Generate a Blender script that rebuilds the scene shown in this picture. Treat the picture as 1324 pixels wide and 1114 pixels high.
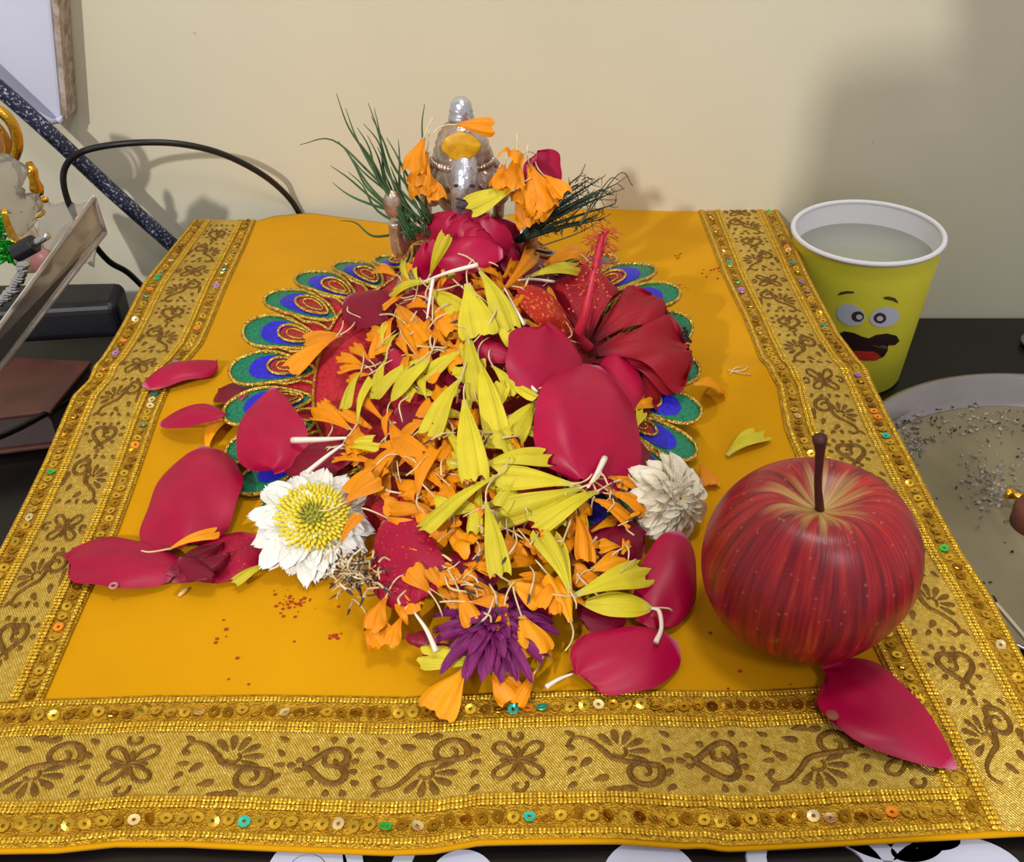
import bpy, math, random
import numpy as np
from mathutils import Vector, noise

R = random.Random(11)
PI = math.pi
for o in list(bpy.data.objects):
    bpy.data.objects.remove(o, do_unlink=True)
C = bpy.context.scene.collection
scene = bpy.context.scene

# ------------------------------------------------------------ camera
CH = 0.273                                   # camera height above the cloth
PITCH = math.radians(36)
CP, SP = math.cos(PITCH), math.sin(PITCH)
cam = bpy.data.cameras.new('camera')
cam.lens = 36.0
cam.sensor_width = 36.0
cam.clip_start = 0.01
camo = bpy.data.objects.new('camera', cam)
C.objects.link(camo)
camo.location = (0, 0, CH)
camo.rotation_euler = (PI / 2 - PITCH, 0, 0)
scene.camera = camo

# ------------------------------------------------------------ world, lamps, exposure
world = bpy.data.worlds.new('room_light')
scene.world = world
world.use_nodes = True
world.node_tree.nodes['Background'].inputs[0].default_value = (1.0, 0.97, 0.95, 1)
world.node_tree.nodes['Background'].inputs[1].default_value = 0.42

def area(name, loc, target, size, power, col=(1, 1, 1), size_y=None):
    l = bpy.data.lights.new(name, 'AREA')
    l.energy = power
    l.size = size
    if size_y:
        l.shape = 'RECTANGLE'
        l.size_y = size_y
    l.color = col
    o = bpy.data.objects.new(name, l)
    C.objects.link(o)
    o.location = loc
    d = Vector(target) - Vector(loc)
    o.rotation_euler = d.to_track_quat('-Z', 'Y').to_euler()
    return o

area('ceiling_lamp', (0.10, 0.24, 1.75), (0.05, 0.32, 0), 0.28, 7.0, (1.0, 0.97, 0.93))
area('tube_lamp', (-0.685, -0.925, 0.90), (0.15, 0.6, 0.05), 0.035, 14.5, (1.0, 0.97, 0.92), 0.05)
area('window_light', (0.45, -0.75, 1.35), (0.05, 0.35, 0), 0.16, 4.0, (0.95, 0.96, 1.0), 0.28)
scene.view_settings.view_transform = 'Standard'
scene.view_settings.look = 'None'
scene.view_settings.gamma = 1
scene.view_settings.use_curve_mapping = False
scene.view_settings.exposure = 0.22

# ------------------------------------------------------------ pixel <-> world on real surfaces
def ray(px, py):
    a = (px - 662) / 1324.0
    b = (557 - py) / 1324.0
    return (a, CP + b * SP, -SP + b * CP)
def PZ(px, py, z):
    d = ray(px, py)
    t = (z - CH) / d[2]
    return (d[0] * t, d[1] * t, z)
def PY(px, py, y):
    d = ray(px, py)
    t = y / d[1]
    return (d[0] * t, y, CH + d[2] * t)
def sst(a):
    a = max(0.0, min(1.0, a))
    return a * a * (3 - 2 * a)
def lerp(a, b, t):
    return a + (b - a) * t

YC = 0.428                                    # crease where the low stool ends
def cloth_z(x, y):
    z = 0.0
    if y > YC:
        d = y - YC
        z -= d * 0.085
    z += 0.0016 * math.sin(x * 21 + 1.0) * sst((y - 0.52) / 0.1)
    z += 0.0012 * math.exp(-((y - YC) / 0.006) ** 2)
    z += 0.0007 * math.sin(x * 38 + y * 11) + 0.0005 * math.sin(y * 47 - x * 9)
    z += 0.0010 * math.exp(-((x - 0.066 - (y - 0.2) * .35) / 0.004) ** 2) * sst((0.235 - y) / 0.02)
    return z
SKX, SKY = -0.022, 0.385
def sk_R(th):
    d = math.degrees(th) % 360
    return 0.107 + 0.018 * math.exp(-((d - 45) / 25) ** 2) + 0.006 * math.exp(-((d - 140) / 25) ** 2)
def mound(x, y):
    t = (y - 0.222) / (0.455 - 0.222)
    if t < -0.1 or t > 1.3:
        return 0.0
    tt = max(0.0, min(1.0, t))
    w = 0.034 + 0.052 * math.sin(min(1, tt * 1.25) * PI) ** 0.8 * 0.8 + 0.006
    if tt > 0.8:
        w = lerp(w, 0.042, (tt - 0.8) / 0.2)
    h = 0.010 + 0.044 * tt ** 0.9
    h *= sst((t + 0.1) / 0.25) * (1 - sst((t - 1.05) / 0.2))
    cx = -0.012 + 0.006 * math.sin(tt * 5)
    q = abs(x - cx) / w
    return h * (1 - sst(q / 1.25)) if q < 1.25 else 0.0
def skirt_z(x, y):
    dx, dy = x - SKX, y - SKY
    rr = math.hypot(dx, dy) / sk_R(math.atan2(dy, dx))
    base = 0.004 + 0.036 * sst((y - 0.325) / 0.145)
    base -= 0.003 * sst((rr - 0.8) / 0.2)
    return base + 0.55 * mound(x, y) * (1 - sst((rr - 0.75) / 0.25)), rr
def Hs(x, y):
    c = cloth_z(x, y)
    s, rr = skirt_z(x, y)
    m = mound(x, y)
    if rr < 1.0:
        base = 0.004 + 0.036 * sst((y - 0.325) / 0.145)
        return c + max(s, base * .8 + m)
    if rr < 1.04:
        return c + lerp(s, m, (rr - 1) / 0.04)
    return c + m
def hit(px, py, f=Hs, lift=0.0):
    d = ray(px, py)
    tp = t = 0.2
    while t < 1.2:
        x, y, z = d[0] * t, d[1] * t, CH + d[2] * t
        if z < f(x, y) + lift:
            lo, hi = tp, t
            for _ in range(14):
                m = (lo + hi) / 2
                if CH + d[2] * m < f(d[0] * m, d[1] * m) + lift:
                    hi = m
                else:
                    lo = m
            return (d[0] * lo, d[1] * lo, CH + d[2] * lo)
        tp = t
        t += 0.004
    return (d[0] * t, d[1] * t, CH + d[2] * t)
def pxsize(p):
    return (p[1] * CP + (CH - p[2]) * SP) / 1324.0

# ------------------------------------------------------------ colours and materials
def S(r, g, b, k=1.0):
    def f(c):
        c /= 255.0
        return (c / 12.92 if c <= 0.04045 else ((c + 0.055) / 1.055) ** 2.4) * k
    return (f(r), f(g), f(b), 1)
def setin(n, k, v):
    if k in n.inputs:
        n.inputs[k].default_value = v
def mat(name, col, rough=0.5, metal=0.0, noise_amt=0.0, nscale=60, bump=0.0, bscale=300, bdist=0.0006, sss=0.0, sheen=0.0, spec=None,
        trans=0.0, ior=1.45, col2=None, coat=0.0, rnd=0.0):
    m = bpy.data.materials.new(name)
    m.use_nodes = True
    nt = m.node_tree
    b = nt.nodes['Principled BSDF']
    setin(b, 'Base Color', col)
    setin(b, 'Roughness', rough)
    setin(b, 'Metallic', metal)
    setin(b, 'IOR', ior)
    if spec is not None:
        setin(b, 'Specular IOR Level', spec)
    setin(b, 'Transmission Weight', trans)
    setin(b, 'Coat Weight', coat)
    setin(b, 'Coat Roughness', 0.15)
    if sss:
        setin(b, 'Subsurface Weight', sss)
        setin(b, 'Subsurface Scale', 0.002)
        setin(b, 'Subsurface Radius', (1, 0.4, 0.2))
    if sheen:
        setin(b, 'Sheen Weight', sheen)
        setin(b, 'Sheen Roughness', 0.4)
    tc = nt.nodes.new('ShaderNodeTexCoord')
    if noise_amt or col2 or rnd:
        nz = nt.nodes.new('ShaderNodeTexNoise')
        nz.inputs['Scale'].default_value = nscale
        nz.inputs['Detail'].default_value = 4
        nt.links.new(tc.outputs['Object'], nz.inputs['Vector'])
        mx = nt.nodes.new('ShaderNodeMix')
        mx.data_type = 'RGBA'
        c2 = col2 or (col[0] * (1 - noise_amt), col[1] * (1 - noise_amt), col[2] * (1 - noise_amt), 1)
        mx.inputs[6].default_value = col
        mx.inputs[7].default_value = c2
        rp = nt.nodes.new('ShaderNodeMapRange')
        rp.inputs[1].default_value = 0.35
        rp.inputs[2].default_value = 0.65
        nt.links.new(nz.outputs['Fac'], rp.inputs[0])
        nt.links.new(rp.outputs[0], mx.inputs[0])
        out = mx.outputs[2]
        if rnd:
            oi = nt.nodes.new('ShaderNodeObjectInfo')
            hs = nt.nodes.new('ShaderNodeHueSaturation')
            mr = nt.nodes.new('ShaderNodeMapRange')
            mr.inputs[3].default_value = 1 - rnd
            mr.inputs[4].default_value = 1 + rnd * 0.5
            nt.links.new(oi.outputs['Random'], mr.inputs[0])
            nt.links.new(mr.outputs[0], hs.inputs['Value'])
            nt.links.new(out, hs.inputs['Color'])
            out = hs.outputs[0]
        nt.links.new(out, b.inputs['Base Color'])
    if bump:
        nb = nt.nodes.new('ShaderNodeTexNoise')
        nb.inputs['Scale'].default_value = bscale
        nb.inputs['Detail'].default_value = 3
        nt.links.new(tc.outputs['Object'], nb.inputs['Vector'])
        bp = nt.nodes.new('ShaderNodeBump')
        bp.inputs['Strength'].default_value = bump
        bp.inputs['Distance'].default_value = bdist
        nt.links.new(nb.outputs['Fac'], bp.inputs['Height'])
        nt.links.new(bp.outputs[0], b.inputs['Normal'])
    return m
def petal_mat(name, col, tipcol, basecol, rough, vein_scale=14, vein=0.5, base_w=0.16, sss=0.15, rnd=0.1, spots=None, coat=0.0, dark=None):
    """UV.y runs along the petal from its claw, UV.x across it."""
    m = bpy.data.materials.new(name)
    m.use_nodes = True
    nt = m.node_tree
    L = nt.links.new
    b = nt.nodes['Principled BSDF']
    setin(b, 'Roughness', rough)
    setin(b, 'Subsurface Weight', sss)
    setin(b, 'Subsurface Scale', 0.0015)
    setin(b, 'Subsurface Radius', (1, 0.3, 0.2))
    setin(b, 'Coat Weight', coat)
    setin(b, 'Specular IOR Level', 0.3)
    uv = nt.nodes.new('ShaderNodeUVMap')
    sp = nt.nodes.new('ShaderNodeSeparateXYZ')
    L(uv.outputs[0], sp.inputs[0])
    cr = nt.nodes.new('ShaderNodeValToRGB')
    e = cr.color_ramp.elements
    e[0].position = 0.0; e[0].color = basecol
    e[1].position = base_w; e[1].color = col
    n = cr.color_ramp.elements.new(1.0); n.color = tipcol
    L(sp.outputs[1], cr.inputs[0])
    tc = nt.nodes.new('ShaderNodeTexCoord')
    nz = nt.nodes.new('ShaderNodeTexNoise')
    nz.inputs['Scale'].default_value = 90
    nz.inputs['Detail'].default_value = 4
    L(tc.outputs['Object'], nz.inputs['Vector'])
    hs = nt.nodes.new('ShaderNodeHueSaturation')
    oi = nt.nodes.new('ShaderNodeObjectInfo')
    mr = nt.nodes.new('ShaderNodeMapRange')
    mr.inputs[3].default_value = 1 - rnd; mr.inputs[4].default_value = 1 + rnd * 0.4
    L(oi.outputs['Random'], mr.inputs[0])
    mr2 = nt.nodes.new('ShaderNodeMapRange')
    mr2.inputs[1].default_value = 0.3; mr2.inputs[2].default_value = 0.7
    mr2.inputs[3].default_value = 0.86; mr2.inputs[4].default_value = 1.06
    L(nz.outputs['Fac'], mr2.inputs[0])
    mu = nt.nodes.new('ShaderNodeMath'); mu.operation = 'MULTIPLY'
    L(mr.outputs[0], mu.inputs[0]); L(mr2.outputs[0], mu.inputs[1])
    L(mu.outputs[0], hs.inputs['Value'])
    L(cr.outputs[0], hs.inputs['Color'])
    out = hs.outputs[0]
    if spots:
        vo = nt.nodes.new('ShaderNodeTexNoise')
        vo.inputs['Scale'].default_value = spots[1]
        vo.inputs['Detail'].default_value = 2
        L(tc.outputs['Object'], vo.inputs['Vector'])
        rr = nt.nodes.new('ShaderNodeMapRange')
        rr.inputs[1].default_value = spots[2]; rr.inputs[2].default_value = spots[2] + 0.04
        L(vo.outputs['Fac'], rr.inputs[0])
        mx = nt.nodes.new('ShaderNodeMix'); mx.data_type = 'RGBA'
        mx.inputs[7].default_value = spots[0]
        L(rr.outputs[0], mx.inputs[0]); L(out, mx.inputs[6])
        out = mx.outputs[2]
    L(out, b.inputs['Base Color'])
    # longitudinal veins as fine relief
    cb = nt.nodes.new('ShaderNodeCombineXYZ')
    m1 = nt.nodes.new('ShaderNodeMath'); m1.operation = 'MULTIPLY'; m1.inputs[1].default_value = vein_scale
    m2 = nt.nodes.new('ShaderNodeMath'); m2.operation = 'MULTIPLY'; m2.inputs[1].default_value = 1.4
    L(sp.outputs[0], m1.inputs[0]); L(sp.outputs[1], m2.inputs[0])
    L(m1.outputs[0], cb.inputs[0]); L(m2.outputs[0], cb.inputs[1]); L(oi.outputs['Random'], cb.inputs[2])
    nv = nt.nodes.new('ShaderNodeTexNoise'); nv.inputs['Scale'].default_value = 1.0; nv.inputs['Detail'].default_value = 2
    L(cb.outputs[0], nv.inputs['Vector'])
    bp = nt.nodes.new('ShaderNodeBump'); bp.inputs['Strength'].default_value = vein; bp.inputs['Distance'].default_value = 0.0006
    L(nv.outputs['Fac'], bp.inputs['Height']); L(bp.outputs[0], b.inputs['Normal'])
    return m

# ------------------------------------------------------------ mesh helpers
class MB:
    """collects verts, faces and uv into one mesh"""
    def __init__(self):
        self.v = []; self.f = []; self.uv = []; self.mi = []
    def add(self, v, f, uv=None, mi=0):
        o = len(self.v)
        self.v += [tuple(p) for p in v]
        self.f += [tuple(i + o for i in q) for q in f]
        self.uv += uv if uv else [(0.5, 0.5)] * len(v)
        self.mi += [mi] * len(f)
        return self
def build(name, mb, mats, parent=None, smooth=True, origin=None, mod=None):
    if not isinstance(mats, (list, tuple)):
        mats = [mats]
    v = np.array(mb.v, dtype=float)
    if origin is None:
        origin = (v[:, 0].mean(), v[:, 1].mean(), v[:, 2].min())
    me = bpy.data.meshes.new(name)
    me.from_pydata([(p[0] - origin[0], p[1] - origin[1], p[2] - origin[2]) for p in v], [], mb.f)
    for m in mats:
        me.materials.append(m)
    if len(mats) > 1:
        me.polygons.foreach_set('material_index', mb.mi)
    ul = me.uv_layers.new(name='UVMap')
    li = np.empty(len(me.loops), dtype=np.int32)
    me.loops.foreach_get('vertex_index', li)
    ul.data.foreach_set('uv', np.array(mb.uv, dtype=np.float32)[li].ravel())
    me.polygons.foreach_set('use_smooth', [smooth] * len(me.polygons))
    me.update()
    o = bpy.data.objects.new(name, me)
    C.objects.link(o)
    if parent:
        o.parent = parent
        w = Vector((0, 0, 0)); p = parent
        while p:
            w += p.location; p = p.parent
        o.location = Vector(origin) - w
    else:
        o.location = origin
    if mod:
        for kind, kw in mod:
            md = o.modifiers.new(kind.lower(), kind)
            for k, val in kw.items():
                setattr(md, k, val)
    return o
def empty(name, loc):
    o = bpy.data.objects.new(name, None)
    o.empty_display_size = 0.01
    C.objects.link(o)
    o.location = loc
    return o
def tag(o, label=None, cat=None, group=None, kind=None):
    if label: o['label'] = label
    if cat: o['category'] = cat
    if group: o['group'] = group
    if kind: o['kind'] = kind
    return o
def catmull(pts, n):
    P = [np.array(p, float) for p in pts]
    P = [2 * P[0] - P[1]] + P + [2 * P[-1] - P[-2]]
    out = []
    for i in range(1, len(P) - 2):
        for k in range(n):
            t = k / n
            a, b, c, d = P[i - 1], P[i], P[i + 1], P[i + 2]
            out.append(0.5 * ((2 * b) + (-a + c) * t + (2 * a - 5 * b + 4 * c - d) * t * t + (-a + 3 * b - 3 * c + d) * t ** 3))
    out.append(P[-2])
    return out
def tube(mb, pts, r, sides=6, n=4, r2=None, mi=0, closed=False):
    """round tube through pts; r a number or one radius per control point"""
    cp = catmull([tuple(p) + ((r if not hasattr(r, '__len__') else r[i]),) for i, p in enumerate(pts)], n)
    if r2 is not None:
        for i, c in enumerate(cp):
            c[3] = lerp(c[3], r2, i / (len(cp) - 1))
    m = len(cp)
    v = []; uv = []
    prev = None
    for i in range(m):
        a = cp[max(0, i - 1)][:3]; b = cp[min(m - 1, i + 1)][:3]
        t = Vector(b - a)
        if t.length < 1e-9: t = Vector((0, 0, 1))
        t.normalize()
        if prev is None:
            prev = t.orthogonal().normalized()
        nn = (prev - t * prev.dot(t))
        nn = nn.normalized() if nn.length > 1e-6 else t.orthogonal().normalized()
        prev = nn
        bb = t.cross(nn)
        for k in range(sides):
            an = 2 * PI * k / sides
            v.append(Vector(cp[i][:3]) + (nn * math.cos(an) + bb * math.sin(an)) * float(cp[i][3]))
            uv.append((k / sides, i / (m - 1)))
    f = []
    for i in range(m - 1):
        for k in range(sides):
            k2 = (k + 1) % sides
            f.append((i * sides + k, i * sides + k2, (i + 1) * sides + k2, (i + 1) * sides + k))
    f.append(tuple(range(sides - 1, -1, -1)))
    f.append(tuple((m - 1) * sides + k for k in range(sides)))
    mb.add(v, f, uv, mi)
    return mb
def lathe(mb, prof, center, sides=32, mi=0, squash=1.0, axis_tilt=None):
    v = []; uv = []
    for i, (r, z) in enumerate(prof):
        for k in range(sides):
            a = 2 * PI * k / sides
            p = Vector((r * math.cos(a), r * math.sin(a) * squash, z))
            if axis_tilt: p.rotate(axis_tilt)
            v.append(p + Vector(center)); uv.append((k / sides, i / (len(prof) - 1)))
    f = []
    for i in range(len(prof) - 1):
        for k in range(sides):
            k2 = (k + 1) % sides
            f.append((i * sides + k, i * sides + k2, (i + 1) * sides + k2, (i + 1) * sides + k))
    mb.add(v, f, uv, mi)
    return mb
def ellipsoid(mb, c, r, seg=16, ring=10, rot=None, mi=0):
    v = []; uv = []
    for i in range(ring + 1):
        ph = PI * i / ring
        for k in range(seg):
            a = 2 * PI * k / seg
            p = Vector((r[0] * math.sin(ph) * math.cos(a), r[1] * math.sin(ph) * math.sin(a), r[2] * math.cos(ph)))
            if rot: p.rotate(rot)
            v.append(p + Vector(c)); uv.append((k / seg, i / ring))
    f = []
    for i in range(ring):
        for k in range(seg):
            k2 = (k + 1) % seg
            f.append((i * seg + k, (i + 1) * seg + k, (i + 1) * seg + k2, i * seg + k2))
    mb.add(v, f, uv, mi)
    return mb
def box(mb, p0, p1, mi=0):
    (a, b, c), (d, e, g) = p0, p1
    v = [(a, b, c), (d, b, c), (d, e, c), (a, e, c), (a, b, g), (d, b, g), (d, e, g), (a, e, g)]
    mb.add(v, [(0, 3, 2, 1), (4, 5, 6, 7), (0, 1, 5, 4), (1, 2, 6, 5), (2, 3, 7, 6), (3, 0, 4, 7)], None, mi)
    return mb
def prism(mb, poly, depth, mi=0):
    """closed slab: poly = list of 3-D points, depth = extrusion vector"""
    n = len(poly)
    v = [Vector(p) for p in poly] + [Vector(p) + Vector(depth) for p in poly]
    f = [tuple(range(n)), tuple(range(2 * n - 1, n - 1, -1))] + [(i, i + n, (i + 1) % n + n, (i + 1) % n) for i in range(n)]
    mb.add(v, f, None, mi)
    return mb
BEV = lambda w, s=2: ('BEVEL', {'width': w, 'segments': s, 'limit_method': 'ANGLE'})
def interp(tab, q):
    if q <= tab[0][0]:
        a, b = tab[0], tab[1]
    elif q >= tab[-1][0]:
        a, b = tab[-2], tab[-1]
    else:
        for i in range(len(tab) - 1):
            if tab[i][0] <= q <= tab[i + 1][0]:
                a, b = tab[i], tab[i + 1]
                break
    t = (q - a[0]) / (b[0] - a[0])
    return a[1] + (b[1] - a[1]) * t
# ------------------------------------------------------------ room: wall, table
WY = 0.665
TZ = -0.104
m_wall = mat('wall_paint', S(214, 208, 184), 0.75, noise_amt=0.06, nscale=5, bump=0.15, bscale=120, bdist=0.0008)
nt = m_wall.node_tree
_b = nt.nodes['Principled BSDF']
_src = _b.inputs['Base Color'].links[0].from_socket
_v = nt.nodes.new('ShaderNodeTexVoronoi'); _v.inputs['Scale'].default_value = 22
_tc = nt.nodes.new('ShaderNodeTexCoord'); nt.links.new(_tc.outputs['Object'], _v.inputs['Vector'])
_mr = nt.nodes.new('ShaderNodeMapRange'); _mr.inputs[1].default_value = 0.028; _mr.inputs[2].default_value = 0.014
nt.links.new(_v.outputs['Distance'], _mr.inputs[0])
_mx = nt.nodes.new('ShaderNodeMix'); _mx.data_type = 'RGBA'; _mx.inputs[7].default_value = S(140, 122, 90)
_m2 = nt.nodes.new('ShaderNodeMath'); _m2.operation = 'MULTIPLY'; _m2.inputs[1].default_value = 0.35
nt.links.new(_mr.outputs[0], _m2.inputs[0]); nt.links.new(_m2.outputs[0], _mx.inputs[0])
nt.links.new(_src, _mx.inputs[6]); nt.links.new(_mx.outputs[2], _b.inputs['Base Color'])
tag(build('wall_back', box(MB(), (-1.6, WY, -0.75), (1.6, WY + 0.1, 1.9)), m_wall, smooth=False), kind='structure')
m_black = mat('black_laminate', S(24, 20, 20), 0.28, noise_amt=0.3, nscale=30, bump=0.05, bscale=200, spec=0.35)
tbl = empty('table', (0, 0.3, TZ - 0.65))
tag(tbl, 'glossy black table against the cream wall, carrying cloth, cup and plate', 'table')
build('table_top', box(MB(), (-0.75, -0.12, TZ - 0.03), (0.75, WY - 0.002, TZ)), m_black, tbl, smooth=False, mod=[BEV(0.003)])
for sx in (-0.7, 0.7):
    for sy in (-0.08, WY - 0.06):
        build('leg', box(MB(), (sx - 0.025, sy - 0.025, TZ - 0.65), (sx + 0.025, sy + 0.025, TZ - 0.031)), m_black, tbl, smooth=False, mod=[BEV(0.003)])
tag(build('floor', box(MB(), (-1.6, -1.6, TZ - 0.72), (1.6, WY, TZ - 0.65)), mat('floor_stone', S(150, 140, 125), 0.4, noise_amt=0.2, nscale=8), smooth=False), kind='structure')

# ------------------------------------------------------------ cloth outline (on its own surface)
fc = lambda p: hit(p[0], p[1], cloth_z)
Lo = sorted([(q[1], q[0]) for q in map(fc, [(253, 284), (221, 323), (186, 367), (158, 422), (115, 493), (95, 513), (59, 596), (8, 699), (-60, 830), (-190, 1093)])])
Li = sorted([(q[1], q[0]) for q in map(fc, [(330, 286), (293, 370), (261, 446), (221, 497), (203, 541), (152, 687), (55, 905), (30, 950)])])
Ro = sorted([(q[1], q[0]) for q in map(fc, [(991, 241), (1014, 290), (1046, 360), (1085, 434), (1124, 487), (1159, 559), (1205, 648), (1243, 716), (1281, 773), (1324, 856), (1440, 1085)])])
Ri = sorted([(q[1], q[0]) for q in map(fc, [(897, 254), (933, 351), (961, 409), (983, 465), (1006, 500), (1016, 556), (1070, 690), (1131, 836), (1165, 905), (1250, 1086)])])
Fi = sorted([(q[0], q[1]) for q in map(fc, [(-170, 916), (0, 912), (55, 907), (200, 902), (340, 901), (520, 904), (660, 898), (800, 893), (958, 895), (1061, 890), (1250, 900), (1420, 905)])])
Fo = sorted([(q[0], q[1]) for q in map(fc, [(-170, 1093), (0, 1095), (75, 1094), (151, 1086), (242, 1086), (400, 1093), (500, 1097), (560, 1095), (620, 1084), (800, 1082), (938, 1092), (1117, 1083), (1324, 1072), (1420, 1068)])])
Bk = sorted([(q[0], q[1]) for q in map(fc, [(253, 284), (330, 286), (355, 279), (400, 275), (500, 288), (600, 285), (800, 268), (897, 254), (991, 241)])])
YF = lambda x: interp(Fo, x) - 0.0016
NX, NY = 150, 190
def cloth_pt(s, t):
    yn = lerp(0.165, 0.655, t)
    x = lerp(interp(Lo, yn), interp(Ro, yn), s)
    y = lerp(YF(x), interp(Bk, x), t)
    x = lerp(interp(Lo, y), interp(Ro, y), s)
    return x, y
m_felt = mat('turmeric_felt', S(212, 150, 0), 0.85, noise_amt=0.10, nscale=14, bump=0.25, bscale=1400, bdist=0.0003, sheen=0.04, spec=0.15)
cv = []; cf = []
for j in range(NY + 1):
    for i in range(NX + 1):
        x, y = cloth_pt(i / NX, j / NY)
        cv.append((x, y, cloth_z(x, y)))
for j in range(NY):
    for i in range(NX):
        a = j * (NX + 1) + i
        cf.append((a, a + 1, a + NX + 2, a + NX + 1))
cloth = empty('puja_cloth', (0, 0.17, 0))
tag(cloth, 'turmeric yellow felt cloth with wide gold brocade borders spread over the black stool', 'cloth')
build('felt_sheet', MB().add(cv, cf), m_felt, cloth, mod=[('SOLIDIFY', {'thickness': 0.0012, 'offset': -1})])

# low stool under the cloth (slab bent like the cloth's support), legs on the table
stool = empty('stool', (0, 0.3, TZ))
tag(stool, 'low black stool with painted white ornaments under the yellow cloth', 'stool')
def slab(y0, y1, zt, th, inset):
    mb = MB()
    pts = [(lerp(interp(Lo, y0), 0, inset), y0), (lerp(interp(Ro, y0), 0, inset), y0), (lerp(interp(Ro, y1), 0, inset), y1), (lerp(interp(Lo, y1), 0, inset), y1)]
    prism(mb, [(p[0], p[1], zt(p[1]) - th) for p in pts], (0, 0, th))
    return mb
XL, XR = interp(Lo, 0.40) + 0.010, interp(Ro, 0.40) - 0.012
XLf, XRf = interp(Lo, 0.165) + 0.004, interp(Ro, 0.165) - 0.004
mb = MB(); prism(mb, [(-0.21, 0.095, -0.026), (0.19, 0.095, -0.026), (XR, YC, -0.026), (XL, YC, -0.026)], (0, 0, 0.0225))
build('stool_top', mb, m_black, stool, smooth=False, mod=[BEV(0.002)])
for lx, ly in ((-0.165, 0.12), (0.15, 0.12), (-0.165, YC - 0.03), (0.15, YC - 0.03)):
    build('leg', box(MB(), (lx - 0.014, ly - 0.014, TZ), (lx + 0.014, ly + 0.014, -0.0262)), m_black, stool, smooth=False, mod=[BEV(0.002)])
bb = empty('low_box', (0, 0.54, TZ))
tag(bb, 'black box behind the stool holding up the back of the yellow cloth', 'box')
zb = lambda y: -(y - YC) * 0.085 - 0.0045
x0, x1 = interp(Lo, 0.64) + 0.02, interp(Ro, 0.64) - 0.02
mb = MB(); ya, yb = YC + 0.004, 0.625
mb.add([(x0 + .0, ya, TZ), (x1, ya, TZ), (x1, yb, TZ), (x0, yb, TZ), (x0, ya, zb(ya)), (x1, ya, zb(ya)), (x1, yb, zb(yb)), (x0, yb, zb(yb))],
       [(0, 3, 2, 1), (4, 5, 6, 7), (0, 1, 5, 4), (1, 2, 6, 5), (2, 3, 7, 6), (3, 0, 4, 7)])
build('box_shell', mb, m_black, bb, smooth=False, mod=[BEV(0.002)])

# white painted ornaments on the stool front
m_white = mat('white_enamel', S(186, 190, 212), 0.35, noise_amt=0.05)
ZO = -0.0035
def orn_disc(px, py, r, r_in=0.0, sx=1.0, rot=0.0, h=0.0008):
    c = PZ(px, py, ZO)
    mb = MB(); n = 40
    v = []
    ri = r_in
    for rr, hh in ((r, 0), (r * 0.985, h), (max(ri, r * 0.02), h), (max(ri, r * 0.02), 0)):
        for k in range(n):
            a = 2 * PI * k / n
            dx, dy = rr * sx * math.cos(a), rr * math.sin(a)
            v.append((c[0] + dx * math.cos(rot) - dy * math.sin(rot), c[1] + dx * math.sin(rot) + dy * math.cos(rot), ZO + hh))
    f = []
    for i in range(3):
        for k in range(n):
            f.append((i * n + k, i * n + (k + 1) % n, (i + 1) * n + (k + 1) % n, (i + 1) * n + k))
    mb.add(v, f)
    return mb
def orn(mb):
    return build('white_ornament', mb, m_white, stool, smooth=False)
orn(orn_disc(397, 1129, 0.0118, 0.0058)); orn(orn_disc(397, 1129, 0.0056))
for a, b in (((453, 1085), (463, 1160)), ((533, 1085), (505, 1150))):
    p, q = PZ(*a, ZO), PZ(*b, ZO); w = 0.0029
    mb = MB(); prism(mb, [(p[0] - w, p[1], ZO), (p[0] + w, p[1], ZO), (q[0] + w, q[1], ZO), (q[0] - w, q[1], ZO)], (0, 0, 0.0008)); orn(mb)
orn(orn_disc(598, 1140, 0.0098, 0.0)); orn(orn_disc(842, 1145, 0.0145, 0.0))
orn(orn_disc(1055, 1118, 0.0135, 0.0095, 1.5, -0.15)); orn(orn_disc(1240, 1136, 0.0135, 0.0, 1.5, 0.1))
orn(orn_disc(1120, 1094, 0.0035, 0.0, 2.6, -0.45)); orn(orn_disc(1185, 1098, 0.0042, 0.0, 2.0, 0.25)); orn(orn_disc(1215, 1090, 0.0028, 0.0, 2.2, 0.1))

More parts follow.
